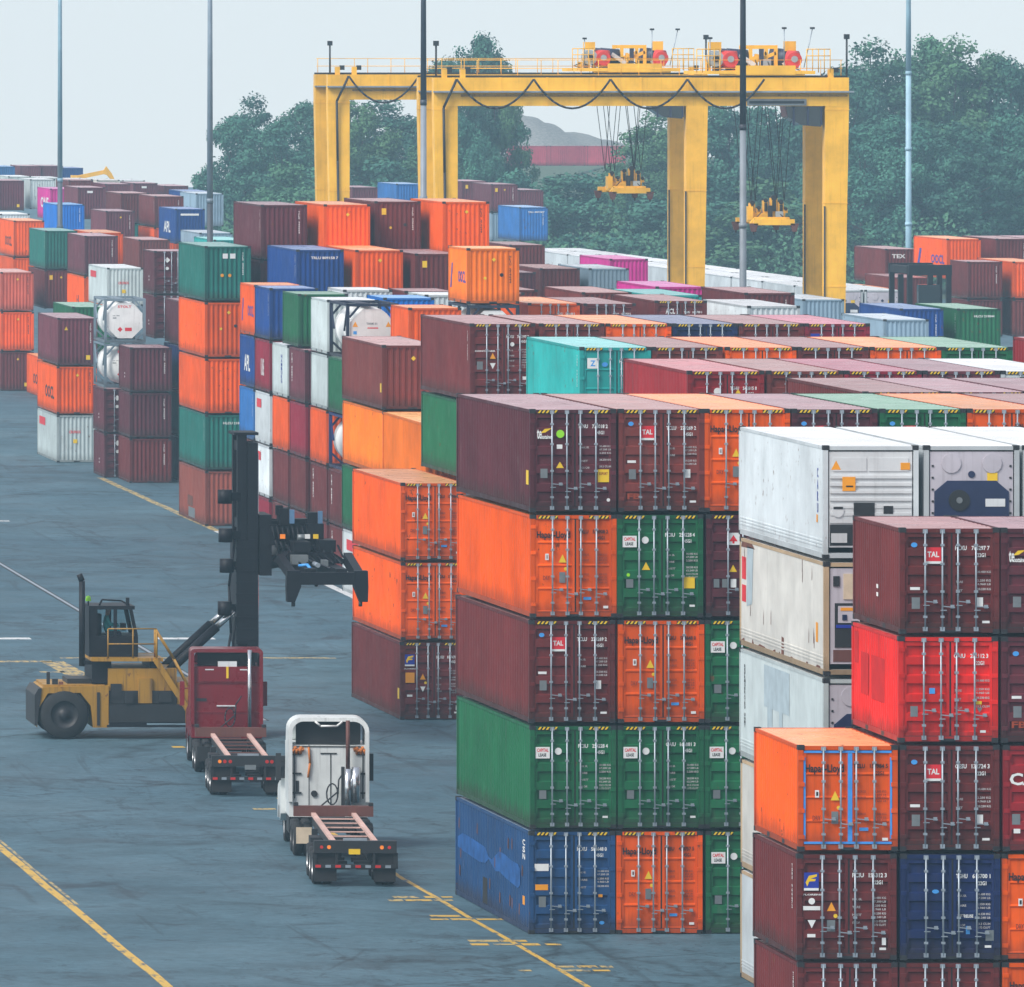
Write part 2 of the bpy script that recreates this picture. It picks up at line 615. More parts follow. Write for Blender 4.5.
def door_marks(L, H, style, k):
    """(prints on one leaf, prints on the other leaf)"""
    key = ('marks', L, H, style, k)
    if key in _ME:
        return _ME[key]
    y = -L / 2 + .028
    a, b = Marks((-HW, y, 0)), Marks((-HW, y, 0))
    T = H - .2
    rk = random.Random(k * 31 + 7)
    code, num = CODES[k % 8], '%06d %d' % (rk.randrange(100000, 999999), rk.randrange(10))
    wc = BLK if style in ('hapag', 'hapagblue') else WHT
    if style != 'plain':
        q = rk.uniform(-.05, .05)
        b.text(code, 1.36, 1.64, T - .38 + q, T - .27 + q, wc)
        b.text(num, 1.76, 2.20, T - .38 + q, T - .27 + q, wc)
        b.text('22G1' if H < 2.8 else '45G1', 1.90, 2.10, T - .55 + q, T - .45 + q, wc)
    if style in ('hapag', 'hapagblue'):
        a.text('Hapag-Lloyd', .18, 1.13, T - .52, T - .27, BLK)
        a.rect(.42, .52, T - 1.08, T - .90, WHT)
        a.rect(.45, .50, T - 1.04, T - .94, DIM)
        a.shape([(.80, T - 1.15), (1.02, T - 1.15), (.91, T - .92)], YEL)
        a.disc(1.0, T - 1.33, .05, YEL)
        a.rect(.82, .99, T - 1.72, T - 1.42, PLT)
        a.text('DRY', .36, .56, T - 1.64, T - 1.52, DIM)
        for i, z in enumerate((.9, 1.05, 1.45, 1.6)):
            b.text('MAX.GROSS', 1.40, 1.66, T - z - .06, T - z, DIM)
            b.text('32.500 KG', 1.84, 2.16, T - z - .06, T - z, DIM)
            b.text('71.650 LB', 1.84, 2.16, T - z - .14, T - z - .09, DIM)
        b.rect(1.50, 1.72, .50, .58, CYN)
        b.rect(2.06, 2.20, .26, .33, WHT)
    elif style in ('tal', 'tal2'):
        a.rect(.63, 1.02, T - .62, T - .28, RED)
        a.rect(.63, 1.02, T - .68, T - .62, WHT)
        a.lift = 1
        a.text('TAL', .68, .97, T - .52, T - .38, WHT)
        a.lift = 0
        a.disc(.36, T - .22, .06, CYN, sx=1.3)
        a.rect(.26, .50, T - 1.32, T - 1.25, WHT)
        a.rect(.30, .50, T - 1.78, T - 1.50, PLT)
        rows(b, 1.38 + .03 * (k % 3), T - .95 + .05 * (k % 2), WHT, 3 + k % 2)
        b.rect(1.86, 2.04, T - 1.74, T - 1.50, WHT)
        b.rect(2.02, 2.20, .26, .32, WHT)
        if style == 'tal2':
            a.text('FB', .26, .62, .36, .52, DIM)
    elif style == 'texta':
        a.text('te', .20, .34, T - .64, T - .36, WHT)
        a.shape([(.30, T - .48), (.42, T - .36), (.62, T - .34), (.44, T - .46)], YEL)
        a.text('textainer', .32, .62, T - .64, T - .53, WHT)
        a.disc(.86, T - .50, .115, LIM)
        a.rect(.76, .92, T - .92, T - .80, WHT)
        a.shape([(.74, T - 1.46), (.96, T - 1.46), (.85, T - 1.28)], YEL)
        a.rect(.30, .50, T - 1.74, T - 1.48, PLT)
        rows(b, 1.46, T - .92, WHT)
        b.rect(1.92, 2.24, T - 1.86, T - 1.50, YEL)
        b.lift = 1
        b.text('EXPORT', 1.96, 2.2, T - 1.66, T - 1.58, DIM)
        b.lift = 0
        b.disc(2.22, .34, .05, WHT)
    elif style in ('capital', 'capital2'):
        a.rect(.16, .56, T - .72, T - .40, WHT)
        a.lift = 1
        a.text('CAPITAL', .20, .52, T - .54, T - .44, RED)
        a.text('LEASE', .24, .46, T - .67, T - .58, BLK)
        a.lift = 0
        a.disc(.80, T - .52, .10, WHT)
        a.shape([(.70, T - 1.36), (.94, T - 1.36), (.82, T - 1.14)], YEL) if style == 'capital2' else None
        a.rect(.26, .46, T - 1.86, T - 1.62, PLT)
        rows(b, 1.42, T - .98, WHT)
        if style == 'capital2':
            b.rect(1.88, 2.20, T - 1.88, T - 1.56, YEL)
            a.disc(.32, T - 1.50, .05, LIM)
        b.rect(2.05, 2.20, .30, .36, WHT)
    elif style in ('florens', 'florens2'):
        a.rect(.18, .54, T - .64, T - .26, BLU)
        a.rect(.18, .54, T - .70, T - .64, WHT)
        a.lift = 1
        a.shape([(.22, T - .50), (.30, T - .34), (.50, T - .30), (.49, T - .36), (.34, T - .41), (.47, T - .42), (.45, T - .47), (.31, T - .48), (.26, T - .60)], YEL)
        a.lift = 0
        a.text('FLORENS', .16, .62, T - .82, T - .78, WHT)
        if style == 'florens2':
            a.rect(.20, .54, T - 1.32, T - .94, AMB)
        else:
            a.disc(.37, T - .96, .08, WHT)
            a.rect(.16, .58, T - 1.18, T - 1.08, WHT)
        a.shape([(.74, T - 1.20), (.96, T - 1.20), (.85, T - .98)], AMB)
        a.shape([(.27, T - 1.42), (.47, T - 1.42), (.37, T - 1.62)] if style == 'florens' else [(.75, T - 1.46), (.95, T - 1.46), (.85, T - 1.66)], WHT)
        a.rect(.74, .94, T - 1.70, T - 1.42, PLT) if style == 'florens' else None
        a.disc(.95, T - 1.32, .05, YEL)
        a.rect(.26, .46, T - 1.84, T - 1.76, WHT)
        rows(b, 1.36, T - .95, WHT)
        b.rect(2.08, 2.18, .36, .54, WHT)
        b.rect(2.02, 2.18, .24, .30, WHT)
    elif style == 'cai':
        a.text('CAI', .16, .92, T - .78, T - .48, WHT)
        a.rect(.22, .42, T - 1.74, T - 1.48, PLT)
        a.rect(.26, .42, .44, .55, WHT)
        rows(b, 1.42, T - .98, WHT)
    elif style == 'red':
        rows(b, 1.38, T - .95, WHT)
        a.rect(.76, .90, T - 1.20, T - 1.06, CYN)
        a.rect(.30, .48, T - 1.76, T - 1.50, PLT)
        b.rect(1.90, 2.04, T - 1.46, T - 1.38, YEL)
        b.shape([(1.92, T - 1.54), (2.06, T - 1.54), (1.99, T - 1.66)], PLT)
        b.rect(2.00, 2.14, .24, .30, WHT)
    elif style == 'blue':
        a.rect(.16, .56, T - .92, T - .72, WHT)
        a.rect(.18, .54, T - 1.46, T - 1.30, AMB)
        a.rect(.28, .48, T - 1.94, T - 1.64, PLT)
        rows(b, 1.42, T - 1.0, WHT, 3)
        b.rect(1.96, 2.08, T - 1.66, T - 1.58, AMB)
        b.disc(2.06, .32, .05, CYN, sx=1.5)
    elif style == 'blue2':
        b.text('REUSE', 1.56, 1.78, T - 1.36, T - 1.28, WHT)
        rows(b, 1.40, T - .86, WHT)
        b.rect(1.60, 1.70, T - 1.76, T - 1.56, CYN)
        b.rect(2.08, 2.28, T - 1.92, T - 1.66, PLT)
        b.rect(2.06, 2.22, .30, .36, WHT)
        a.disc(.86, T - .72, .05, CYN, sx=1.7)
    elif style == 'teal':
        a.rect(.26, .62, T - .54, T - .18, WHT)
        a.lift = 1
        a.text('Z', .36, .54, T - .46, T - .26, CYN)
        a.lift = 0
        a.disc(.86, T - .40, .08, CYN, sx=1.3)
        rows(b, 1.42, T - .95, WHT)
    elif style == 'dark':
        a.text('CONTAINER', .18, .95, T - .86, T - .80, WHT)
        a.shape([(.74, T - 1.12), (.96, T - 1.12), (.85, T - .90)], AMB)
        a.shape([(.74, T - 1.28), (.96, T - 1.28), (.85, T - 1.50)], WHT)
        a.rect(.26, .48, T - 1.52, T - 1.22, PLT)
        rows(b, 1.44, T - .85, WHT)
        b.disc(1.58, T - .58, .08, WHT)
        b.rect(1.96, 2.16, T - 1.90, T - 1.78, WHT)
    elif style == 'acl':
        a.text('ACL', .5, .95, T - .42, T - .18, WHT)
        rows(b, 1.44, T - .85, WHT)
    elif style == 'cma':
        a.rect(.22, .56, T - .62, T - .18, BLU)
        a.lift = 1
        a.rect(.30, .48, T - .50, T - .30, WHT)
        a.lift = 0
        rows(b, 1.44, T - .85, WHT)
    elif style == 'arrow':
        a.rect(.60, .96, T - .66, T - .32, WHT)
        a.lift = 1
        a.shape([(.66, T - .56), (.78, T - .38), (.90, T - .56)], RED)
        a.rect(.75, .81, T - .62, T - .52, RED)
        a.lift = 0
        a.shape([(.66, T - 1.42), (.88, T - 1.42), (.77, T - 1.22)], YEL)
        for u in (.22, .46, .70):
            a.rect(u, u + .16, T - 1.86, T - 1.62, PLT if u < .6 else WHT)
    elif style == 'london':
        a.disc(.96, T - .46, .12, WHT)
        a.disc(.96, T - .72, .12, BLU, sx=1.2)
        a.rect(.82, 1.10, T - .76, T - .70, RED)
        b.shape([(1.46, T - .62), (1.76, T - .62), (1.61, T - .38)], YEL)
    elif style == 'diamond':
        for (u, v) in ((.75, T - .35), (.75, T - 1.8)):
            b.shape([(u + .9, v - .17), (u + 1.07, v), (u + .9, v + .17), (u + .73, v)], WHT)
        a.shape([(.62, T - .35), (.79, T - .18), (.96, T - .35), (.79, T - .52)], WHT)
        a.disc(.78, T - .85, .10, WHT)
        b.disc(1.66, T - .85, .10, YEL)
        b.rect(1.58, 1.76, T - 1.50, T - 1.20, PLT)
        rows(b, 1.3, T - 1.5, WHT, 2)
    _ME[key] = tuple(x.mesh('lettering', PRINTS) if x.f else None for x in (a, b))
    return _ME[key]


def end_marks(L, H, style):
    """Prints on the corrugated end wall."""
    def f():
        m = Marks((-HW, -L / 2 + .026, 0))
        T = H - .2
        if 'c' in style:
            m.column('TCLU 345604', 1.98, T - 1.35, T - .15, .075, WHT)
        if 'k' in style:
            m.column('HLXU 274644', 1.98, T - 1.45, T - .15, .085, BLK)
        if 'h' in style:
            m.text('TRLU 809158 7', .75, 2.15, T - .30, T - .16, WHT)
        if 'y' in style:
            m.shape([(1.16, T - .34), (1.26, T - .24), (1.36, T - .34), (1.26, T - .44)], YEL)
        if 'b' in style:
            m.rect(1.74, 2.0, .34, .62, YEL)
        if 's' in style:
            m.rect(.38, .62, T - .52, T - .18, YEL)
        if 't' in style:
            m.shape([(.42, T - .55), (.64, T - .55), (.53, T - .33)], YEL)
        if 'w' in style:
            m.rect(.95, 1.22, T - .46, T - .2, WHT)
            m.rect(1.34, 1.62, T - .46, T - .2, WHT)
        if 'g' in style:
            m.text('CRONOS', .75, 1.45, T - .92, T - .74, RED)
            m.rect(1.0, 1.25, T - 1.52, T - 1.28, YEL)
        if 'o' in style:
            m.disc(1.62, T - 1.05, .09, BLK)
            m.disc(.85, T - 1.2, .07, YEL)
        if 'd' in style:
            m.disc(.92, T - 1.35, .09, AMB)
            m.disc(1.32, T - 1.35, .09, AMB)
        if 'T' in style:
            m.text('TEX', .5, 1.5, T - .5, T - .2, WHT)
        if 'p' in style:
            m.text('HLCU 218044', .95, 2.1, T - .3, T - .17, WHT)
        if 'B' in style:
            m.rect(.45, 1.95, T - .36, T - .2, WHT)
        if 'q' in style:
            m.rect(.85, 1.35, T - .32, T - .12, WHT)
        return m.mesh('lettering', PRINTS) if m.f else None
    return cached(('endm', L, H, style), f)


def side_marks(L, H, style):
    """Prints on the long side that faces the open lane."""
    def f():
        m = Marks((-HW + .012, L / 2, 0), (0, -1, 0), (0, 0, 1), (-1, 0, 0))
        T = H - .2
        if style == 'oocl':
            m.text('OOCL', L * .52, L * .92, H * .36, H * .58, BLU)
            m.shape([(L * .1, H * .25), (L * .16, H * .25), (L * .24, H * .7), (L * .18, H * .7)], BLU)
        elif style == 'oocld':
            m.text('OOCL', L * .40, L * .85, H * .28, H * .55, BLK)
        elif style == 'hl':
            m.text('HL', L * .55, L * .75, H * .25, H * .5, DIM)
        elif style == 'codes':
            m.column('TGHU 966672', L - .75, T - 1.2, T - .1, .12, WHT)
        elif style == 'codeb':
            m.column('FCIU 181193', .9, T - 1.5, T - .1, .25, WHT)
        elif style == 'blueold':
            rq = random.Random(5)
            top = [(.03, .60), (.10, .66), (.20, .655), (.33, .64), (.41, .63), (.46, .55), (.50, .54), (.55, .60), (.60, .66), (.68, .655), (.76, .63), (.85, .625), (.88, .58)]
            low = [(.03, .50), (.10, .48), (.20, .47), (.33, .455), (.41, .47), (.46, .53), (.50, .49), (.55, .44), (.60, .46), (.68, .43), (.76, .41), (.85, .39), (.88, .44)]
            for i in range(12):
                m.shape([(L * low[i][0], H * low[i][1]), (L * low[i + 1][0], H * low[i + 1][1]), (L * top[i + 1][0], H * top[i + 1][1]), (L * top[i][0], H * top[i][1])], FBL)
            for i in range(14):
                u, v = rq.uniform(.04, .95) * L, rq.uniform(.2, 2.3)
                m.shape([(u, v), (u + .12, v - .05), (u + .15, v + .25), (u + .04, v + .3)], RST)
            m.rect(L * .38, L * .44, .2, .95, BLK)
            m.column('CSN', L - 1.1, T - .7, T - .1, .4, WHT)
            m.rect(L - 1.1, L - .75, .75, 1.0, AMB)
        elif style == 'cma':
            m.rect(L * .50, L * .53, H * .25, H * .62, WHT)
            m.disc(L * .52, H * .36, .12, WHT)
        elif style == 'red':
            for u, v, w, h in ((.06, .62, .08, .3), (.20, .34, .16, .4), (.42, .32, .28, .42)):
                m.rect(L * u, L * (u + w), H * v, H * min(v + h, .95), RPT)
        elif style == 'apl':
            m.text('APL', L * .3, L * .7, H * .3, H * .62, WHT)
        elif style == 'one':
            m.text('ONE', L * .25, L * .85, H * .35, H * .7, WHT)
        elif style == 'crim':
            m.text('K LINE', L * .4, L * .6, H * .3, H * .62, WHT)
        elif style == 'reefer':
            m.column('CARU', L - .9, T - 1.6, T - .4, .16, BLU)
            m.rect(L - 1.0, L - .8, .9, 1.1, AMB)
        elif style == 'reefer2':
            m.rect(.3, .9, T - .9, T - .3, RED)
            m.rect(.3, .9, T - 1.5, T - 1.05, RED)
            m.rect(L - 1.2, L - .9, T - 1.9, T - 1.4, AMB)
            rq = random.Random(8)
            u = .1
            while u < L - .6:
                l_ = rq.uniform(.2, 2.2)
                m.shape([(u, .11), (min(u + l_, L - .2), .10), (min(u + l_ * .8, L - .2), .14 + rq.random() * .1), (u + l_ * .3, .16 + rq.random() * .12)], RST)
                u += l_ + rq.uniform(.1, 1.4)
            for i in range(10):
                u, v = rq.uniform(.2, L - .4), rq.choice((rq.uniform(.5, .9), rq.uniform(2.2, 2.6)))
                m.shape([(u, v), (u + .05, v), (u + .06, v + rq.uniform(.1, .4)), (u + .02, v + .42)], RST)
            m.shape([(L * .5, .1), (L * .53, .1), (L * .53, .6), (L * .505, .62)], RST)
            m.shape([(.2, T - .05), (2.2, T - .02), (1.8, T + .1), (.3, T + .1)], RST)
            m.shape([(1.0, T - 1.6), (1.8, T - 1.5), (2.0, T), (1.1, T)], PPT)
        elif style == 'reefer3':
            m.column('REFRIGERATED UNIT', .7, T - 1.9, T - .2, .18, BLK)
            m.rect(L * .3, L * .6, H * .55, H * .93, PPT)
            m.rect(L * .34, L * .40, H * .2, H * .55, PPT)
            m.rect(L * .48, L * .52, H * .3, H * .55, PPT)
        elif style == 'patch':
            m.rect(L * .33, L * .52, .75, 1.3, RST)
            m.rect(L * .36, L * .60, .10, .68, PLT)
        elif style == 'yel':
            m.rect(L - .7, L - .3, H * .26, H * .40, YEL)
        elif style == 'white':
            m.column('HAMBURG', L * .55, H * .25, H * .8, .5, BLU)
        elif style == 'redmark':
            m.rect(L * .1, L * .4, H * .68, H * .85, RED)
        elif style == 'dots':
            m.rect(L * .5, L * .54, .75, .85, WHT)
            m.rect(L * .5, L * .54, .95, 1.05, WHT)
        return m.mesh('lettering', PRINTS) if m.f else None
    return cached(('sidem', L, H, style), f)


def reefer_unit(kind, L, H):
    def f():
        m = MB()
        y = -L / 2 + .04
        x0, x1 = -HW + .16, HW - .16
        if kind == 'louvre':
            m.box(x0, x1, y, y + .08, .3, H - .16, 0)
            for k in range(8):
                z = H - .42 - k * .19
                if k in (0, 1):
                    continue
                m.box(x0 + .02, x1 - .02, y - .045, y - .002, z - .04, z + .035, 0)
            m.box(x0 + .1, x0 + .95, y - .02, y - .002, H - .66, H - .32, 0)
            m.box(x0 + 1.0, x1 - .1, y - .02, y - .002, H - .66, H - .32, 0)
            m.box(x0 + .02, x1 - .02, y - .03, y - .002, .92, 1.42, 0)
            m.box(x0 + .62, x0 + 1.15, y - .055, y - .031, 1.02, 1.44, 2)
            m.box(x0 + 1.38, x0 + 1.62, y - .055, y - .031, 1.16, 1.36, 2)
            m.cyl((x0 + .22, y - .03, 1.22), (x0 + .22, y - .06, 1.22), .15, 16, 0)
            m.box(x0 + .1, x0 + .34, y - .07, y - .061, 1.28, 1.34, 2)
            m.box(x0 + .02, x1 - .02, y - .012, y - .002, .35, .88, 2)
            m.box(x0 + .05, x0 + .45, y - .05, y - .013, .42, .66, 0)
            m.box(x0 + .7, x0 + 1.3, y - .06, y - .013, .40, .62, 3)
            m.poly([(x0 + .05, y - .022, H - .62), (x0 + .30, y - .022, H - .62), (x0 + .175, y - .022, H - .38)], 5)
            m.box(x1 - .30, x1 - .06, y - .03, y - .021, H - .62, H - .44, 5)
            m.box(x0 + .33, x0 + .66, y - .06, y - .046, H - 1.16, H - .80, 5)
            m.box(x0 + .42, x0 + .6, y - .066, y - .061, H - 1.06, H - 1.02, 2)
        elif kind == 'octagon':
            m.box(x0, x1, y, y + .08, .3, H - .16, 1)
            c = (x0 + x1) / 2
            oc = [(c - .95, 1.0), (c + .95, 1.0), (c + .95, 1.72), (c + .62, 2.0), (c - .62, 2.0), (c - .95, 1.72)]
            m.prism([(p[0], p[1]) for p in oc], y - .03, y - .002, 4, 'y')
            m.cyl((c - .32, y - .03, 1.5), (c - .32, y - .06, 1.5), .27, 20, 2)
            m.cyl((c - .32, y - .06, 1.5), (c - .32, y - .08, 1.5), .08, 12, 3)
            for s in (-1, 1):
                m.cyl((c + s * .52, y - .002, H - .46), (c + s * .52, y - .03, H - .46), .25, 14, 1)
            m.box(c + .35, c + .85, y - .045, y - .031, 1.34, 1.54, 0)
            m.cyl((c, y - .002, H - .74), (c, y - .02, H - .74), .09, 12, 4)
            m.box(c + .40, c + .66, y - .02, y - .002, H - .90, H - .70, 6)
            for s in (-1, 1):
                for k in range(7):
                    m.box(c + s * .99 - .025, c + s * .99 + .025, y - .02, y - .002, .55 + k * .3, .60 + k * .3, 2)
            m.box(x0 + .1, x1 - .1, y - .02, y - .002, .35, .85, 3)
        else:
            m.box(x0, x1, y, y + .08, .3, H - .16, 1)
            m.box(x0 + .08, x0 + .24, y - .03, y - .002, H - .62, H - .36, 2)
            m.box(x0 + .34, x1 - .3, y - .03, y - .002, H - .95, H - .30, 7)
            m.box(x0 + .12, x1 - .12, y - .02, y - .002, .72, 1.85, 2)
            m.box(x0 + .2, x0 + .75, y - .05, y - .021, 1.35, 1.78, 1)
            m.box(x0 + .26, x0 + .68, y - .06, y - .051, 1.66, 1.74, 5)
            m.box(x0 + .15, x1 - .2, y - .04, y - .021, 1.22, 1.30, 8)
            m.box(x0 + .3, x0 + .42, y - .07, y - .061, 1.42, 1.56, 4)
            m.box(x0 + .08, x1 - .08, y - .015, y - .002, .36, .66, 9)
        return m.mesh('refrigeration_unit', ['unit', 'unitm', 'dark', 'plate', 'navy', 'amber', 'yellow', 'beige', 'bluep', 'brown'])
    return cached(('unit', kind, L, H), f)


# colours: paint albedo and the words that name them
PC = {
    'maroon': ((.140, .022, .022), 'maroon'), 'plum': ((.102, .021, .030), 'dark plum'), 'brown': ((.185, .036, .030), 'red brown'),
    'rust': ((.30, .075, .05), 'rusty brown'), 'orange': ((.82, .100, .001), 'orange'), 'tanger': ((.88, .19, .005), 'yellow orange'),
    'green': ((.012, .125, .050), 'green'), 'pine': ((.012, .15, .12), 'dark green'), 'teal': ((.022, .36, .34), 'turquoise'),
    'blue': ((.008, .055, .25), 'blue'), 'navy': ((.012, .025, .10), 'navy blue'), 'worn': ((.018, .07, .19), 'worn blue'),
    'bright': ((.006, .17, .62), 'bright blue'), 'azure': ((.03, .16, .45), 'pale blue'), 'crimson': ((.28, .012, .035), 'crimson'),
    'darkred': ((.28, .014, .020), 'dark red'), 'red': ((.72, .020, .016), 'bright red'), 'pink': ((.60, .025, .28), 'magenta'),
    'white': ((.62, .67, .69), 'white'), 'cream': ((.67, .65, .60), 'cream'), 'pale': ((.54, .61, .61), 'pale grey'),
    'grey': ((.40, .46, .46), 'grey'), 'steel': ((.26, .37, .46), 'blue grey'), 'salmon': ((.62, .13, .08), 'salmon red'),
    'mauve': ((.15, .033, .048), 'purple brown'), 'rose': ((.46, .06, .10), 'rose red'), 'black': ((.03, .032, .036), 'black'),
}


def container(label, loc, rz, L, H, col, end='blank', style='', side='', bands=None, group=None, nr=0):
    c = PC[col][0] if isinstance(col, str) else col
    reefer = end in ('louvre', 'octagon', 'boxed')
    root = thing('reefer_container' if reefer else 'shipping_container', label, 'container', loc, rz, group)
    smooth = reefer
    ob('shell', cached(('shell', L, H, smooth), lambda: shell_mesh(L, H, smooth)), root, c)
    ob('roof', cached(('roof', L, H, smooth), lambda: roof_mesh(L, H, smooth)), root, c)
    fc = tuple(x * .85 for x in c)
    if end == 'boxed':
        fc = (.50, .36, .22)
    ob('frame', cached(('frame', L, H), lambda: frame_mesh(L, H, L < 8)), root, fc)
    if reefer:
        ob('refrigeration_unit', reefer_unit(end, L, H), root, c)
    elif end == 'doors':
        kind = bands or ('panels' if col in ('orange', 'tanger', 'teal') else 'bands')
        lm = door_marks(L, H, style, nr)
        for s in (0, 1):
            d = ob('door', cached(('door', L, H, s, kind), lambda: door_mesh(L, H, s, kind)), root, c)
            for j in (0, 1):
                u = BARS[2 * s + j]
                bo = ob('locking_bar', cached(('bar', L, H, u), lambda: bar_mesh(L, H, u)), d)
            for j in (0, 1):
                u = BARS[2 * s + j]
                ob('handle', cached(('handle', L, H, u), lambda: handle_mesh(L, H, u, 1)), d)
            if lm[s]:
                ob('lettering', lm[s], d)
        if H > 2.8:
            for q in (-1, 1):
                ob('hazard_strip', cached(('hazard', L, H, q), lambda: hazard_mesh(L, H, q)), root)
        if style == 'hapagblue':
            m = MB()
            y = -L / 2 + .028
            for z in (.18, H - .19):
                m.box(-HW + .15, HW - .15, y - .006, y, z, z + .055)
            m.box(-.0, .11, y - .006, y, .24, H - .20)
            for sx in (-1, 1):
                m.box(sx * (HW - .14), sx * (HW - .19), y - .006, y, .3, H - .3)
            m.build('door_trim', ['bluetape'], root)
    else:
        e = ob('end_wall', cached(('end', L, H), lambda: end_mesh(L, H)), root, c)
        if style:
            mk = end_marks(L, H, style)
            if mk:
                ob('lettering', mk, e)
    if side:
        mk = side_marks(L, H, side)
        if mk:
            ob('lettering', mk, root)
    return root


def tank_container(label, loc, rz, fcol, group=None, octa=True, L=6.06, H=2.591):
    root = thing('tank_container', label, 'tank container', loc, rz, group)
    def fr():
        m = MB()
        for sy in (-1, 1):
            y = sy * (L / 2 - .075)
            for sx in (-1, 1):
                x = sx * (HW - .075)
                m.bar((x, y, 0), (x, y, H), .15, .15)
                for (a, b) in (((sx * (HW - .15), .6), (sx * .55, .1)), ((sx * (HW - .15), H - .65), (sx * .6, H - .1))):
                    m.bar((a[0], y, a[1]), (b[0], y, b[1]), .1, .1, up=(0, 1, 0))
            m.bar((-HW, y, .07), (HW, y, .07), .13, .14)
            m.bar((-HW, y, H - .07), (HW, y, H - .07), .13, .14)
        for sx in (-1, 1):
            x = sx * (HW - .06)
            for z in (.07, H - .06):
                m.bar((x, -L / 2, z), (x, L / 2, z), .11, .12)
            m.bar((x, -L / 2 + .1, H - .1), (x, -L / 2 + 1.2, H * .5), .08, .08)
            m.bar((x, L / 2 - .1, H - .1), (x, L / 2 - 1.2, H * .5), .08, .08)
        m.bar((-.25, -L / 2 + .3, H - .03), (-.25, L / 2 - .3, H - .03), .5, .04)
        return m.mesh('frame', ['paint'])
    ob('frame', cached('tankframe', fr), root, fcol)
    def tk():
        m = MB()
        r, c = 1.10, H / 2 + .02
        pr = [(.01, -L / 2 + .12), (.35, -L / 2 + .15), (.75, -L / 2 + .27), (1.0, -L / 2 + .46), (r, -L / 2 + .68)]
        pr += [(r, y) for y in (-1.4, -1.38)] + [(r + .025, -1.36), (r + .025, -1.28), (r, -1.26)] + [(r, 1.26), (r + .025, 1.28), (r + .025, 1.36), (r, 1.4)]
        pr += [(r, L / 2 - .68), (1.0, L / 2 - .46), (.75, L / 2 - .27), (.35, L / 2 - .15), (.01, L / 2 - .12)]
        m.lathe(pr, (0, 0, c), 'y', 32)
        m.cyl((0, -.3, c + r - .05), (0, -.3, H - .06), .28, 16)
        return m.mesh('tank', ['tank'])
    t = ob('tank', cached('tankbody', tk), root)
    def pl():
        m = MB()
        y = -L / 2 + .10
        r, c = 1.12, H / 2
        o = [(math.cos(R(22.5 + 45 * i)) * r, c + math.sin(R(22.5 + 45 * i)) * r) for i in range(8)]
        m.prism(o, y, y + .06, 0, 'y')
        return m.mesh('end_plate', ['tank'])
    if octa:
        ob('end_plate', cached('tankplate', pl), root)
    def mk(side):
        m = Marks((-HW, -L / 2 + .094, 0))
        if not side:
            m.shape([(.78, .78), (.93, .93), (1.08, .78), (.93, .63)], RED)
            m.rect(1.22, 1.62, .68, .88, RED)
            m.text('STOLT', .8, 1.6, H - .55, H - .40, RED)
            m.text('UN 1993', .5, .9, 1.55, 1.62, PLT)
            m.rect(.5, .72, 1.42, 1.48, PLT)
        else:
            for u in (.3, 1.85):
                m.shape([(u, 1.5), (u + .26, 1.5), (u + .13, 1.75)], AMB)
            m.rect(.34, .5, 1.15, 1.3, CYN)
            m.text('TANK 31', .95, 1.45, 1.6, 1.7, PLT)
            m.rect(1.0, 1.5, 1.42, 1.47, RED)
        return m.mesh('lettering', PRINTS)
    ob('lettering', cached(('tankmk', octa, fcol), lambda: mk(fcol[2] < .1)), t)
    return root


STD, HC = 2.591, 2.90
P_STD, P_HC = 2.65, 2.97
ORD = {1: 'second', 2: 'third', 3: 'fourth', 4: 'fifth'}


def stack(phrase, X, Y, tiers, L=12.19, hc=True, rot=0.0, z0=0.0, start=0, group=None, cat_word='container', corner=None):
    """Containers set on each other, lowest first; X, Y: the near corner by the lane. A tier is None (hidden by what stands before it) or
    (colour, end, style, side, extra words)."""
    H, P = (HC, P_HC) if hc else (STD, P_STD)
    vis = [i for i, t in enumerate(tiers) if t]
    hi, lo = max(vis), min(vis)
    out = []
    for i, t in enumerate(tiers):
        if not t:
            continue
        col, end, style, side, extra = (list(t) + ['', '', '', ''])[:5]
        e = PC[col][1] if col in PC else 'white'
        kind = {'doors': 'door-end container', 'louvre': 'reefer with louvred unit', 'octagon': 'reefer with dark octagonal fan plate',
                'boxed': 'reefer', 'tank': 'tank container'}.get(end, 'container')
        kind = extra or kind
        if hi == lo:
            lab = f'{e} {kind}, {phrase}'
        elif i == hi:
            lab = f'{e} {kind}, on top of {phrase}'
        elif i == lo and i == 0:
            lab = f'{e} {kind}, bottom of {phrase}'
        else:
            lab = f'{e} {kind}, {ORD[hi - i]} from top of {phrase}'
        jx = random.uniform(-.03, .03)
        jy = random.uniform(-.04, .04)
        cx, cy = (corner or (X, Y))
        v = Matrix.Rotation(rot, 2) @ Vector((X - cx + HW + jx, Y - cy + L / 2 + jy))
        loc = (cx + v.x, cy + v.y, z0 + i * P + start * P)
        if end == 'tank':
            o = tank_container(lab, loc, rot, style or (.012, .02, .06), group, side != 'round')
        else:
            o = container(lab, loc, rot, L, H, col, end, style, side, group=group, nr=i * 3 + int(X * 1.7) % 11)
        out.append(o)
    return out
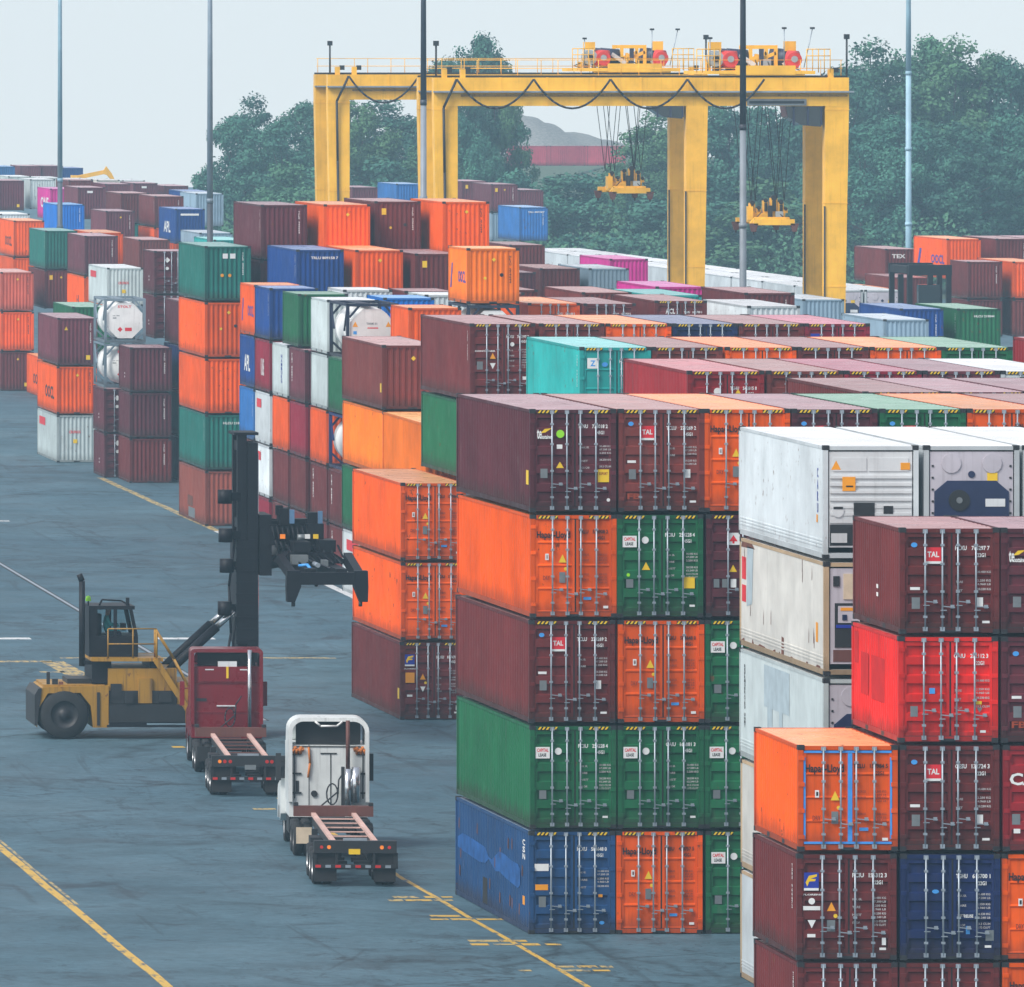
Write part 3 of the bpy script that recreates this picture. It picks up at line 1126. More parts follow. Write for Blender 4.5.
# ------------------------------------------------------------------ ground, paint on it, air
def asphalt_mat():
    m, nt, b = new_mat('asphalt')
    tc = N(nt, 'ShaderNodeTexCoord').outputs['Object']
    big = noise(nt, tc, .035, 5, .6)
    mid = noise(nt, tc, .25, 6, .65)
    fine = noise(nt, tc, 2.5, 6, .7)
    sc = noise(nt, mapping(nt, tc, (.42, .34, 1), (0, 0, .3)), .9, 8, .72, dist=.8)
    c = mixc(nt, ramp(nt, big, .35, .65), (.052, .108, .142), (.080, .148, .184))
    c = mixc(nt, 1.0, c, gray(nt, ramp(nt, mid, .3, .72, .74, 1.24)), 'MULTIPLY')
    c = mixc(nt, 1.0, c, gray(nt, ramp(nt, fine, .3, .7, .80, 1.18)), 'MULTIPLY')
    c = mixc(nt, ramp(nt, sc, .55, .66, 0, .62), c, (.022, .030, .040))
    # tyre marks: long thin curved streaks
    sk = noise(nt, mapping(nt, tc, (.55, .028, 1), (0, 0, -.30)), 1.6, 4, .6, dist=1.2)
    c = mixc(nt, ramp(nt, sk, .60, .68, 0, .34), c, (.018, .022, .028))
    ch = noise(nt, mapping(nt, tc, (.8, .5, 1)), .55, 9, .78)
    c = mixc(nt, ramp(nt, ch, .60, .66, 0, .8), c, (.020, .027, .036))
    c = mixc(nt, ramp(nt, ch, .40, .34, 0, .4), c, (.11, .19, .23))
    # cracks
    wob = noise(nt, tc, .35, 4, .6)
    vv = N(nt, 'ShaderNodeVectorMath', operation='ADD')
    nt.links.new(tc, vv.inputs[0])
    nt.links.new(mixc(nt, 1.0, (0, 0, 0), gray(nt, math_n(nt, 'MULTIPLY', wob, 6.0)), 'ADD'), vv.inputs[1])
    for scale, wd, st in ((.075, .018, .6), (.21, .016, .55), (.045, .02, .45)):
        vo = N(nt, 'ShaderNodeTexVoronoi', feature='DISTANCE_TO_EDGE')
        vo.inputs['Scale'].default_value = scale
        nt.links.new(mapping(nt, vv.outputs[0], (1, .55, 1)), vo.inputs['Vector'])
        gate = ramp(nt, noise(nt, tc, .06, 3, .5), .40, .56, 0, st)
        k = math_n(nt, 'MULTIPLY', ramp(nt, vo.outputs['Distance'], 0, wd, 1, 0), gate)
        c = mixc(nt, k, c, (.012, .016, .02))
    pt = noise(nt, mapping(nt, tc, (.16, .10, 1)), 1.0, 2, .4)
    c = mixc(nt, ramp(nt, pt, .66, .67, 0, .35), c, (.035, .048, .06))
    nt.links.new(c, b.inputs['Base Color'])
    rr = noise(nt, mapping(nt, tc, (.3, .12, 1)), .6, 5, .6)
    nt.links.new(ramp(nt, rr, .3, .7, .58, .85), b.inputs['Roughness'])
    b.inputs['Specular IOR Level'].default_value = .28
    bp = N(nt, 'ShaderNodeBump')
    bp.inputs['Strength'].default_value = .35
    bp.inputs['Distance'].default_value = .05
    nt.links.new(fine, bp.inputs['Height'])
    nt.links.new(bp.outputs[0], b.inputs['Normal'])
    return m


def road_paint(name, col, wear=.5):
    m, nt, b = new_mat(name)
    tc = N(nt, 'ShaderNodeTexCoord').outputs['Object']
    n1 = noise(nt, mapping(nt, tc, (3, .8, 1)), 1.3, 8, .7)
    c = mixc(nt, ramp(nt, n1, wear, wear + .1), col, (.07, .10, .12))
    nt.links.new(c, b.inputs['Base Color'])
    b.inputs['Roughness'].default_value = .6
    return m


M['asphalt'] = asphalt_mat()
M['ypaint'] = road_paint('yellow_road_paint', (.62, .38, .05), .52)
M['ypale'] = road_paint('worn_yellow_road_paint', (.50, .36, .12), .47)
M['wpaint'] = road_paint('white_road_paint', (.62, .64, .64), .55)
M['slot'] = simple('drain_slot', (.02, .025, .03), .7)


def structure(name, m, mats):
    return tag(m.build(name, mats), None, None, None, 'structure')


g = MB()
xs = [-700, -200, 0, 60, 140, 300, 900]
ys = [-45, 150, 300, 450, 700, 1000, 1400, 1740]
for i in range(len(xs) - 1):
    for j in range(len(ys) - 1):
        g.poly([(xs[i], ys[j], 0), (xs[i + 1], ys[j], 0), (xs[i + 1], ys[j + 1], 0), (xs[i], ys[j + 1], 0)])
structure('ground', g, ['asphalt'])


def line(pts, w, z=.004, mat='ypaint', name='painted_line'):
    m = MB()
    for (x0, y0), (x1, y1) in zip(pts[:-1], pts[1:]):
        d = Vector((x1 - x0, y1 - y0)).normalized() * w / 2
        n = Vector((-d.y, d.x))
        k = max(1, int(Vector((x1 - x0, y1 - y0)).length / 6))
        for i in range(k):
            a = Vector((x0, y0)).lerp(Vector((x1, y1)), i / k)
            c = Vector((x0, y0)).lerp(Vector((x1, y1)), (i + 1) / k)
            j0, j1 = math.sin(i * 2.3) * .03, math.sin((i + 1) * 2.3) * .03
            m.poly([(a.x + n.x + j0, a.y + n.y, z), (a.x - n.x + j0, a.y - n.y, z), (c.x - n.x + j1, c.y - n.y, z), (c.x + n.x + j1, c.y + n.y, z)])
    return structure(name, m, [mat])


line([(26.3, 300), (26.55, 281), (27.05, 236), (27.3, 222)], .27)
line([(26.75, 286), (27.0, 262)], .10, mat='ypale')
line([(37.62, 300), (37.66, 270), (38.2, 238.5), (38.5, 222)], .16)
line([(55.95, 530), (55.75, 470)], .42, mat='ypale')
line([(55.74, 470), (55.0, 400), (54.2, 345)], .42, mat='wpaint')
for px0, px1, py in ((-40, 30, 638.5), (157, 214, 638.5)):
    Y = GY(py)
    line([(WX(px0, Y), Y), (WX(px1, Y), Y)], 1.15, mat='wpaint')
Y = GY(661.5)
Y2 = GY(682)
line([(WX(-60, Y), Y), (WX(52, Y), Y), (WX(90, Y2), Y2)], .95, mat='ypale')
Y = GY(658)
line([(WX(60, Y), Y), (WX(250, Y), Y)], .55, mat='ypale')
line([(WX(262, Y), Y), (WX(335, Y), Y)], .65, mat='ypale')
Y = GY(672)
line([(WX(40, Y), Y), (WX(64, Y), Y)], .7, mat='ypale')
Y = GY(747)
line([(WX(172, Y), Y), (WX(184, Y), Y)], .7, mat='ypaint')
Y = GY(809)
line([(WX(253, Y), Y), (WX(275, Y), Y)], .5, mat='ypale')
Y = GY(521)
line([(WX(-20, Y), Y), (WX(9, Y), Y)], .9, mat='wpaint')
random.seed(5)
for px0, px1, py in ((388, 452, 899), (428, 502, 918), (468, 560, 943), (512, 612, 969)):
    Y = GY(py)
    for row in (0, 1):
        yy = Y + .55 - row * 1.0
        p = px0 + random.uniform(0, 8)
        while p < px1 - 6:
            q = min(px1, p + random.uniform(10, 30))
            if random.random() < .86:
                line([(WX(p, yy), yy), (WX(q, yy), yy)], random.uniform(.35, .62), z=.008, mat='ypaint' if random.random() < .7 else 'ypale')
            p = q + random.uniform(2, 7)
# slot drain with a light steel edge
m = MB()
m.box(41.35, 41.66, 335, 470, .002, .012, 0)
m.box(41.44, 41.57, 335, 470, .013, .022, 1)
structure('drain_channel', m, ['slot', 'zinc'])

# ------------------------------------------------------------------ empty-container handler (lift truck with tall mast)
def wheel(parent, x, y, r, w, rim='rim', axis='y', dual=False):
    """Wheel with tyre and rim; axis: the axle's direction."""
    t = MB()
    hw = w / 2
    pr = [(r * .56, -hw), (r * .93, -hw), (r, -hw * .72), (r, hw * .72), (r * .93, hw), (r * .56, hw)]
    if dual:
        pr = [(r * .56, -hw), (r * .93, -hw), (r, -hw * .8), (r, -hw * .18), (r * .86, -hw * .08), (r * .86, hw * .08), (r, hw * .18), (r, hw * .8), (r * .93, hw), (r * .56, hw)]
    t.lathe(pr, (x, y, r), axis, 28)
    wo = t.build('wheel', ['tyre'], parent)
    q = MB()
    q.lathe([(r * .56, -hw * .96), (r * .5, -hw * .7), (r * .22, -hw * .62), (r * .2, -hw * .86), (.005, -hw * .88)], (x, y, r), axis, 20)
    q.lathe([(.005, hw * .88), (r * .2, hw * .86), (r * .22, hw * .62), (r * .5, hw * .7), (r * .56, hw * .96)], (x, y, r), axis, 20)
    q.build('rim', [rim], wo)
    return wo


M['steelblue'] = simple('steel_blue', (.10, .20, .34), .5)
hr = thing('container_handler', 'yellow lift truck with tall black mast and empty spreader, facing the container stacks', 'lift truck', (32.1, 327.6, 0))
b = MB()   # local: x forward, y away, the near flank at y = -1.6
b.prism([(.25, 1.88), (0, 1.62), (0, .55), (.04, .42), (.08, 1.1), (.42, 1.66), (1.6, 1.68), (1.98, 1.2), (2.06, .42), (2.62, .42), (2.62, 1.94)][::-1], -1.62, 1.62, 0, 'y')
b.box(2.62, 6.4, -1.2, 1.2, .55, 1.25, 2)
b.box(2.62, 5.1, -1.5, 1.5, 1.28, 2.55, 0)
b.box(2.64, 5.4, -1.62, -1.52, .62, 1.26, 2)
b.box(2.64, 4.0, -1.66, -1.6, .5, .62, 1)
b.box(5.12, 6.3, -1.5, 1.5, 1.0, 2.05, 0)
b.box(5.4, 6.5, -1.62, -1.52, .6, 2.0, 0)
b.box(6.42, 8.0, -1.1, 1.1, .5, 1.7, 2)
b.box(2.55, 6.6, -1.7, -1.66, .44, .52, 1)
b.box(.3, 2.5, -1.5, 1.5, 1.88, 1.96, 0)
b.box(1.2, 2.3, -.9, .9, 1.96, 2.14, 2)
b.box(.42, .54, -1.2, -1.1, 1.96, 2.4, 2)
b.box(.62, .82, -1.3, -1.1, 1.96, 2.16, 2)
b.box(.85, 1.0, -1.4, -1.2, 1.96, 2.06, 3)
b.box(2.64, 5.1, -1.53, -1.501, 1.28, 1.75, 2)
b.box(2.7, 3.1, -1.56, -1.5, 1.5, 2.0, 2)
b.box(3.7, 4.2, -1.6, -1.5, 1.3, 2.2, 0)
b.box(4.45, 4.9, -1.6, -1.5, 1.35, 1.7, 2)
b.box(2.2, 2.3, -1.66, -1.625, .5, 1.7, 2)
b.box(3.2, 3.5, -1.70, -1.62, 1.3, 1.75, 2)
b.build('body', ['hpaint', 'mast', 'dark', 'rustpatch'], hr)
b = MB()
b.prism([(-.06, .5), (-.06, 1.6), (.08, 1.84), (.2, 1.84), (.03, .5)][::-1], -1.66, 1.66, 0, 'y')
b.build('counterweight', ['dark'], hr)
c = MB()
cx0, cx1, cz0, cz1, cy = 1.98, 3.75, 2.95, 4.66, 1.05
c.box(cx0, cx1, -cy, cy, cz0, cz0 + .75, 0)
for (x, xt) in ((cx0 + .06, cx0 + .06), (cx0 + .95, cx0 + .95), (cx1 - .06, cx1 - .26)):
    for s in (-1, 1):
        c.bar((x, s * (cy - .06), cz0 + .75), (xt, s * (cy - .06), cz1), .12, .12)
c.box(cx0, cx1 - .12, -cy, cy, cz1, cz1 + .13, 0)
c.box(cx0 + .0, cx0 + .3, -cy + .01, cy - .01, cz0 + .75, cz1, 0)
c.tube([(cx0 + .4, -.7, cz1 + .13), (cx0 + .5, -.7, cz1 + .34), (cx0 + 1.2, -.7, cz1 + .3), (cx0 + 1.5, -.7, cz1 + .13)], .035, 6, 0)
c.box(cx0 + 1.35, cx0 + 1.47, -.9, -.78, cz1 + .13, cz1 + .42, 0)
cab = c.build('cab', ['mast'], hr)
c = MB()
c.box(cx0 + .32, cx1 - .2, cy - .07, cy - .05, cz0 + .76, cz1 - .02)
c.poly([(cx1 - .05, -cy + .1, cz0 + .78), (cx1 - .05, cy - .1, cz0 + .78), (cx1 - .24, cy - .1, cz1 - .02), (cx1 - .24, -cy + .1, cz1 - .02)])
gl, nt, bs = new_mat('clear_glass')
bs.inputs['Base Color'].default_value = (.55, .7, .72, 1)
bs.inputs['Transmission Weight'].default_value = 1.0
bs.inputs['Roughness'].default_value = .02
bs.inputs['IOR'].default_value = 1.02
M['clear'] = gl
c.build('window_pane', ['clear'], cab)
c = MB()
c.box(cx0 + .45, cx0 + .95, -.35, .35, cz0 + .50, cz0 + .76)
c.box(cx0 + .36, cx0 + .52, -.35, .35, cz0 + .7, cz0 + 1.5)
c.box(cx0 + 1.25, cx0 + 1.42, -.25, .25, cz0 + .9, cz0 + 1.15)
c.build('seat', ['rubber'], cab)
c = MB()
c.cyl((cx0 - .02, -.9, cz1 + .13), (cx0 - .02, -.9, cz1 + .3), .03, 8, 1)
c.lathe([(.001, .5), (.08, .47), (.1, .38), (.1, .3)], (cx0 - .02, -.9, cz1), 'z', 12, 0)
c.build('beacon', ['lime', 'mast'], hr)
c = MB()
c.box(2.05, 2.75, -1.3, 1.3, 2.0, 2.92, 0)
c.box(4.15, 4.45, -1.3, 1.3, 2.0, 2.92, 0)
c.box(2.0, 4.6, -1.65, 1.3, 2.82, 2.94, 1)
c.build('cab_support', ['mast', 'hpaint'], hr)
c = MB()
c.tube([(1.7, -1.2, 2.62), (1.7, -1.2, 5.7), (1.6, -1.2, 5.95)], .11, 10)
c.bar((1.65, -1.2, 2.75), (2.1, -1.2, 2.75), .14, .14)
c.build('exhaust_pipe', ['mast'], hr)
c = MB()
for z in (3.45, 4.0):
    c.tube([(2.6, -1.64, z), (4.35, -1.64, z)], .028, 6)
for x in (2.6, 3.5, 4.35):
    c.tube([(x, -1.64, 2.94), (x, -1.64, 4.0)], .028, 6)
c.build('railing', ['hpaint'], hr)
c = MB()
for yy in (-1.70, -1.15):
    c.bar((4.30, yy, 2.9), (5.85, yy, .5), .10, .20)
for i in range(8):
    t = (i + .5) / 8
    c.bar((4.3 + 1.55 * t, -1.70, 2.9 - 2.4 * t), (4.3 + 1.55 * t, -1.15, 2.9 - 2.4 * t), .2, .04)
for yy in (-1.70, -1.15):
    c.tube([(4.35, yy, 2.9), (4.35, yy, 3.95), (5.0, yy, 2.9), (5.6, yy, 1.75), (5.7, yy, .8)], .04, 6)
c.build('ladder', ['hpaint'], hr)
for y in (-1.35, 1.35):
    wheel(hr, 1.02, y, .89, .62, 'dark')
for y in (-1.45, 1.45):
    wheel(hr, 6.9, y, .89, .9, 'dark')
mx = 7.38
mm = MB()
for y in (-.72, .72):
    mm.box(mx, mx + .34, y - .13, y + .13, .25, 11.0)
    mm.box(mx + .36, mx + .74, y - .20, y - .04, .3, 10.7)
    mm.box(mx + .36, mx + .74, y + .04, y + .20, .3, 10.7)
for z in (.6, 2.8, 5.0, 7.6, 10.4):
    mm.box(mx + .05, mx + .30, -.6, .6, z, z + .35)
mm.box(mx - .12, mx + .76, -.9, .9, 10.98, 11.08)
mm.box(mx + .05, mx + .68, -.5, .5, 2.2, 7.0)
mm.box(mx - .05, mx + .72, -.95, .95, 3.4, 7.2)
for k in range(9):
    mm.box(mx - .07, mx + .74, -.97, -.90, 3.5 + k * .42, 3.56 + k * .42)
for z, l in ((4.45, .45), (6.0, .38), (7.1, .42), (8.5, .45)):
    mm.cyl((mx - .02 - l, -.95, z), (mx - .02 - l, -.95, z + .5), .26, 10)
    mm.bar((mx - l, -.95, z + .25), (mx + .1, -.8, z + .25), .12, .3)
mm.tube([(mx - .1, -.9, 7.2), (mx - .32, -.95, 5.5), (mx - .25, -.95, 3.8), (mx - .5, -.95, 2.3), (mx - .05, -.9, 2.0)], .045, 6)
mm.tube([(mx - .05, -.9, 4.4), (mx - .2, -.95, 3.2), (mx - .75, -.95, 1.6)], .035, 6)
mast = mm.build('mast', ['mast'], hr)
ch = MB()
for y in (-.3, .3):
    ch.cyl((mx + .78, y, 1), (mx + .78, y, 10.3), .06, 8)
ch.build('lift_cylinder', ['chrome'], mast)
for y in (-.9, .9):
    t = MB()
    a, b2 = Vector((4.15, y, 1.75)), Vector((7.25, y, 4.6))
    t.cyl(a, a.lerp(b2, .80), .165, 12, 0)
    t.cyl(a.lerp(b2, .80), b2, .11, 10, 1)
    t.build('tilt_cylinder', ['mast', 'chrome'], hr)
c = MB()
c.box(mx + .78, mx + 1.2, -1.2, 1.2, 5.9, 8.1)
for y in (-.85, .85):
    c.prism([(mx + 1.1, 7.1), (mx + 1.1, 7.9), (mx + 2.9, 7.75), (mx + 2.9, 6.9), (mx + 2.2, 6.8)], y - .12, y + .12, 0, 'y')
    c.prism([(mx + 1.1, 6.1), (mx + 1.1, 6.6), (mx + 2.4, 6.75), (mx + 2.4, 6.4)], y - .12, y + .12, 0, 'y')
c.box(mx + 1.1, mx + 2.95, -1.25, 1.25, 7.0, 7.75)
c.box(mx + 1.45, mx + 1.8, -1.4, -.6, 7.75, 8.35)
c.box(mx + 2.45, mx + 3.05, -1.5, 1.5, 6.95, 7.8)
c.box(mx + 2.5, mx + 2.85, -1.3, -.9, 7.8, 8.2)
c.box(mx + 1.9, mx + 2.6, -1.1, -.5, 7.75, 7.95)
c.box(mx + 1.82, mx + 2.0, -1.41, -1.3, 7.8, 8.3, 1)
c.box(mx + 2.86, mx + 3.02, -1.4, -1.28, 7.8, 8.25, 1)
c.cyl((mx + 2.1, -1.45, 7.3), (mx + 2.4, -1.45, 7.3), .12, 8, 2)
for q in range(9):
    c.tube([(mx + 1.2 + .18 * q, -1.3, 7.7), (mx + 1.3 + .18 * q, -1.45, 7.2 - .05 * (q % 3)), (mx + 1.5 + .2 * q, -1.4, 6.6)], .045, 5)
c.box(mx + 1.35, mx + 1.6, -1.3, -1.0, 8.1, 8.45)
c.build('carriage', ['mast', 'steelblue', 'plate'], hr)

for x, mt in ((mx + 1.55, 'lampo'), (mx + 2.75, 'yellow'), (mx + 2.45, 'white')):
    l = MB()
    l.box(x - .09, x + .09, -1.62, -1.52, 7.26, 7.42)
    l.build('marker_lamp', [mt], hr)
sp = MB()
sx0, sx1 = mx + 1.34, mx + 3.78
sm = (sx0 + sx1) / 2
sp.prism([(sx0 - .1, 6.42), (sx1 + .1, 6.42), (sx1 - .55, 6.82), (sx0 + .3, 6.82)], -2.7, 2.7, 0, 'y')
for x in (sm - .55, sm + .55):
    sp.box(x - .2, x + .2, -6.0, 6.0, 6.02, 6.41)
for s in (-1, 1):
    sp.box(sx0 - .05, sx1 + .05, s * 6.09 - .18, s * 6.09 + .18, 5.86, 6.3)
    for x, k in ((sx0 + .02, -1), (sx1 - .02, 1)):
        sp.prism([(x - .14 + k * .1, 5.25), (x + .14 + k * .1, 5.25), (x + .26, 5.8), (x + .24, 6.36), (x - .24, 6.36), (x - .26, 5.8)], s * 6.09 - .22, s * 6.09 + .22, 0, 'y')
    sp.bar((sx0 + .0, s * 2.5, 6.6), (sx0 + .05, s * 6.0, 6.1), .26, .34)
    sp.bar((sx1 - .0, s * 2.5, 6.6), (sx1 - .05, s * 6.0, 6.1), .30, .42)
sp.box(sm - .75, sm - .15, -2.75, -1.6, 6.83, 7.2)
sp.box(sm + .2, sm + .8, -2.5, -1.2, 6.83, 7.25)
sp.box(sm - 1.0, sm + .95, -.9, .9, 6.83, 7.0)
sp.box(sm - .9, sm - .3, -3.3, -2.8, 6.42, 6.75, 1)
sp.box(sm + .1, sm + .3, -4.2, -3.6, 6.42, 6.62, 1)
sp.box(sx0 - .08, sx0 + .25, -6.29, -6.275, 5.95, 6.2, 1)
sp.cyl((sm - .2, -5.2, 6.5), (sm - .2, -4.2, 6.5), .09, 8, 2)
for q in range(7):
    sp.tube([(sm - .9 + .3 * q, -2.2, 7.05), (sm - .8 + .3 * q, -2.75, 6.7), (sm - .6 + .3 * q, -3.4, 6.45)], .04, 5)
spo = sp.build('spreader', ['mast', 'plate', 'zinc'], hr)
for s in (-1, 1):
    for x in (sx0 + .02, sx1 - .02):
        t = MB()
        t.cyl((x, s * 6.09, 5.25), (x, s * 6.09, 5.08), .07, 8)
        t.build('twistlock', ['dark'], spo)
h = MB()
h.tube([(sm - .8, -4.6, 6.45), (sm - .55, -4.9, 6.5), (sm - .45, -5.2, 6.35)], .06, 6, 0)
h.tube([(sm - .3, -3.0, 6.6), (sm - .1, -4.0, 6.5), (sm + .2, -5.6, 6.42)], .035, 6, 1)
h.build('hydraulic_hose', ['cyan', 'cable'], spo)

# the driver: one continuous body grown from a skeleton, seated and looking along the truck
def person(name, label, loc, rz, joints, edges, mats, group=None):
    me = bpy.data.meshes.new('body')
    me.from_pydata([j[0] for j in joints], edges, [])
    o = bpy.data.objects.new(name, me)
    COL.objects.link(o)
    md = o.modifiers.new('skin', 'SKIN')
    for i, j in enumerate(joints):
        sv = me.skin_vertices[0].data[i]
        sv.radius = (j[1], j[1])
        sv.use_root = i == 0
    o.modifiers.new('sub', 'SUBSURF').render_levels = 2
    me.materials.append(mats)
    o.location = loc
    o.rotation_euler = (0, 0, rz)
    return tag(o, label, 'person', group)


cloth, nt, bs = new_mat('driver_body')
tcx = N(nt, 'ShaderNodeTexCoord').outputs['Object']
sep = N(nt, 'ShaderNodeSeparateXYZ')
nt.links.new(tcx, sep.inputs[0])
top = ramp(nt, sep.outputs['Z'], .585, .60)
low = ramp(nt, sep.outputs['Z'], .02, .03)
c1 = mixc(nt, low, (.03, .035, .06), (.03, .36, .37))
c2 = mixc(nt, top, c1, (.48, .27, .18))
nt.links.new(c2, bs.inputs['Base Color'])
bs.inputs['Roughness'].default_value = .8
J = [((0, 0, 0), .15), ((.0, 0, .25), .16), ((.02, 0, .48), .17), ((.03, 0, .60), .06), ((.05, 0, .70), .095), ((.06, 0, .80), .10), ((.05, 0, .88), .06),
     ((0, -.20, .50), .075), ((.12, -.26, .25), .055), ((.38, -.22, .22), .042), ((.46, -.21, .23), .035),
     ((0, .20, .50), .075), ((.12, .26, .25), .055), ((.38, .22, .26), .042), ((.46, .21, .28), .035),
     ((.06, -.10, -.02), .11), ((.45, -.13, .03), .085), ((.52, -.13, -.38), .06), ((.66, -.13, -.42), .045),
     ((.06, .10, -.02), .11), ((.45, .13, .03), .085), ((.52, .13, -.38), .06), ((.66, .13, -.42), .045), ((.155, 0, .78), .022)]
E = [(0, 1), (1, 2), (2, 3), (3, 4), (4, 5), (5, 6), (2, 7), (7, 8), (8, 9), (9, 10), (2, 11), (11, 12), (12, 13), (13, 14), (0, 15), (15, 16), (16, 17), (17, 18), (0, 19), (19, 20), (20, 21), (21, 22), (5, 23)]
dr = person('person', 'driver in teal jacket seated in the yellow lift truck cab', (32.1 + cx0 + .72, 327.6 - .1, cz0 + .86), 0, J, E, cloth)
hm = MB()
hm.lathe([(.112, -.01), (.115, .05), (.095, .10), (.05, .13), (.001, .135)], (.05, 0, .80), 'z', 14)
hm.build('hair', ['black'], dr)

# ------------------------------------------------------------------ two tractors with empty container chassis
def truck(label, loc, rz, kind):
    t = thing('semi_truck', label, 'truck', loc, rz, 'trucks with empty chassis')
    white = kind == 'white'
    ch = MB()   # local: y forward from the rear bumper
    for s in (-1, 1):
        ch.box(s * .62 - .07, s * .62 + .07, .25, 10.3, 1.27, 1.36, 0)
        ch.box(s * .62 - .05, s * .62 + .05, .25, 10.3, 1.02, 1.268, 1)
        ch.box(s * .45 - .06, s * .45 + .06, .3, 5.2, .78, 1.06, 1)
    for i in range(6):
        y = 1.3 + i * 1.55
        ch.box(-.54, .54, y, y + .10, 1.25, 1.285, 0 if white else 2)
    ch.box(-1.22, 1.22, 0, .26, 1.02, 1.38, 1)
    ch.box(-.35, .35, .05, .22, 1.38, 1.44, 3)
    ch.box(-1.22, 1.22, 10.3, 10.6, 1.24, 1.56, 2)
    ch.box(-.5, .5, 8.6, 10.3, .98, 1.1, 1)
    for s in (-1, 1):
        for y in (1.1, 2.35, 3.6):
            ch.box(s * .1, s * .9, y - .08, y + .08, .44, .58, 1)
        ch.box(s * 1.2 - .06, s * 1.2 + .06, .08, .2, .55, 1.02, 1)
        ch.box(s * .75 - .09, s * .75 + .09, 7.4, 7.6, .35, 1.1, 1)
        ch.box(s * 1.08, s * 1.22, 10.3, 10.62, 1.57, 1.66, 1)
        ch.box(s * .3, s * 1.0, 4.3, 4.34, .32, .95, 1)
    ch.box(-1.0, 1.0, 5.5, 6.4, .75, 1.0, 1)
    ch.build('chassis', ['railp', 'dark', 'brown', 'zinc'], t)
    bm = MB()
    bm.box(-1.2, 1.2, .02, .1, .56, .68, 0)
    for i in range(8):
        x = -1.18 + i * .295
        bm.box(x, x + .16, -.002, .018, .58, .66, 1 if i % 2 else 2)
    for s in (-1, 1):
        bm.box(s * .55 - .04, s * .55 + .04, .03, .12, .68, 1.02, 0)
    bm.build('rear_bumper', ['dark', 'zinc', 'rtape'], t)
    mf = MB()
    for s in (-1, 1):
        mf.box(s * .55, s * 1.2, .12, .15, .16, 1.0)
        mf.build('mud_flap', ['rubber'], t)
        mf = MB()
    lamps = [(-.78, 'lampo'), (.78, 'lampo')] if white else [(-.95, 'lampo'), (-.78, 'lampr'), (-.6, 'lampr'), (.62, 'lampr'), (.78, 'lampr'), (.98, 'lampo')]
    if white:
        lamps += [(-1.0, 'rtape'), (1.0, 'rtape')]
    for x, mt in lamps:
        l = MB()
        l.cyl((x, -.012, 1.19), (x, .02, 1.19), .06 if mt != 'rtape' else .05, 12)
        l.build('tail_lamp', [mt], t)
    p = MB()
    p.box(-.2, .14, -.02, -.004, .98, 1.14) if white else p.box(-.12, .25, -.02, -.004, .92, 1.08)
    p.build('licence_plate', ['yellow' if white else 'plate'], t)
    for s in (-1, 1):
        for y in (1.1, 2.35, 3.6):
            wheel(t, s * .93, y, .51, .58, 'rimb', 'x', True)
        for y in (10.7, 12.0):
            wheel(t, s * .93, y, .52, .58, 'rimb' if not white else 'rim', 'x', True)
        wheel(t, s * 1.05, 15.8, .52, .32, 'rimb', 'x')
    tf = MB()
    for s in (-1, 1):
        tf.box(s * .42 - .05, s * .42 + .05, 9.9, 16.2, .72, .98)
        tf.box(s * .62, s * 1.22, 12.9, 14.3, .5, .98)
    tf.box(-.42, .42, 10.2, 10.5, .75, .95)
    tf.box(-.45, .45, 10.9, 12.0, .98, 1.1)
    tf.build('tractor_frame', ['dark'], t)
    c = MB()
    paint = 'whitecab' if white else 'redcab'
    y0, y1, z0, zr, zt = 12.75, 14.9, 1.02, 3.25, 4.12
    if not white:
        zt, zr = 4.12, 3.5
    c.box(-1.22, 1.22, y0, y1, z0, zr, 0)
    def arch(w_, zt_, r_, zb_):      # half outline of the hollow fairing, rounded at the roof edges
        o = [(w_, zb_)]
        for k in range(7):
            an = k * math.pi / 12
            o.append((w_ - r_ + r_ * math.cos(an), zt_ - r_ + r_ * math.sin(an)))
        return o + [(-x, z) for x, z in reversed(o)]
    rr_ = .42 if white else .14
    oo, ii = arch(1.25, zt, rr_, 1.5), arch(1.13, zt - .12, rr_ - .06, 1.5)
    ya = y0 - .16
    sl_ = lambda z: ya + max(0, (z - zr) * .10)
    for k in range(len(oo) - 1):
        p, q, r_, t_ = oo[k], oo[k + 1], ii[k + 1], ii[k]
        c.poly([(p[0], sl_(p[1]), p[1]), (q[0], sl_(q[1]), q[1]), (r_[0], sl_(r_[1]), r_[1]), (t_[0], sl_(t_[1]), t_[1])], 0)
        yb1, yb2 = (y1 - .2 if p[1] < zr + .1 else y1 - .9), (y1 - .2 if q[1] < zr + .1 else y1 - .9)
        c.poly([(p[0], sl_(p[1]), p[1]), (q[0], sl_(q[1]), q[1]), (q[0], yb2, q[1]), (p[0], yb1, p[1])], 0, True)
        c.poly([(t_[0], sl_(t_[1]), t_[1]), (r_[0], sl_(r_[1]), r_[1]), (r_[0], yb2, r_[1]), (t_[0], yb1, t_[1])], 0, True)
    c.poly([(-.95, y1 - .9, zt - .06), (.95, y1 - .9, zt - .06), (1.1, y1, zr - .02), (-1.1, y1, zr - .02)], 0)
    fw_ = 1.36 if white else 1.22
    c.box(-1.18, 1.18, y1, y1 + .05, 2.2, 3.2, 1)
    for s in (-1, 1):
        c.prism([(y1, .95), (y1, 2.05), (y1 + 1.5, 1.75), (y1 + 1.75, 1.5), (y1 + 1.75, .7), (y1 + 1.55, .7), (y1 + 1.35, 1.12), (y1 + .75, 1.12), (y1 + .4, .7)], s * fw_ - .38 * (s > 0), s * fw_ + .38 * (s < 0), 0, 'x')
    c.prism([(y1, .95), (y1, 2.1), (y1 + 1.5, 1.8), (y1 + 1.75, 1.5), (y1 + 1.75, .6)], -.95, .95, 0, 'x')
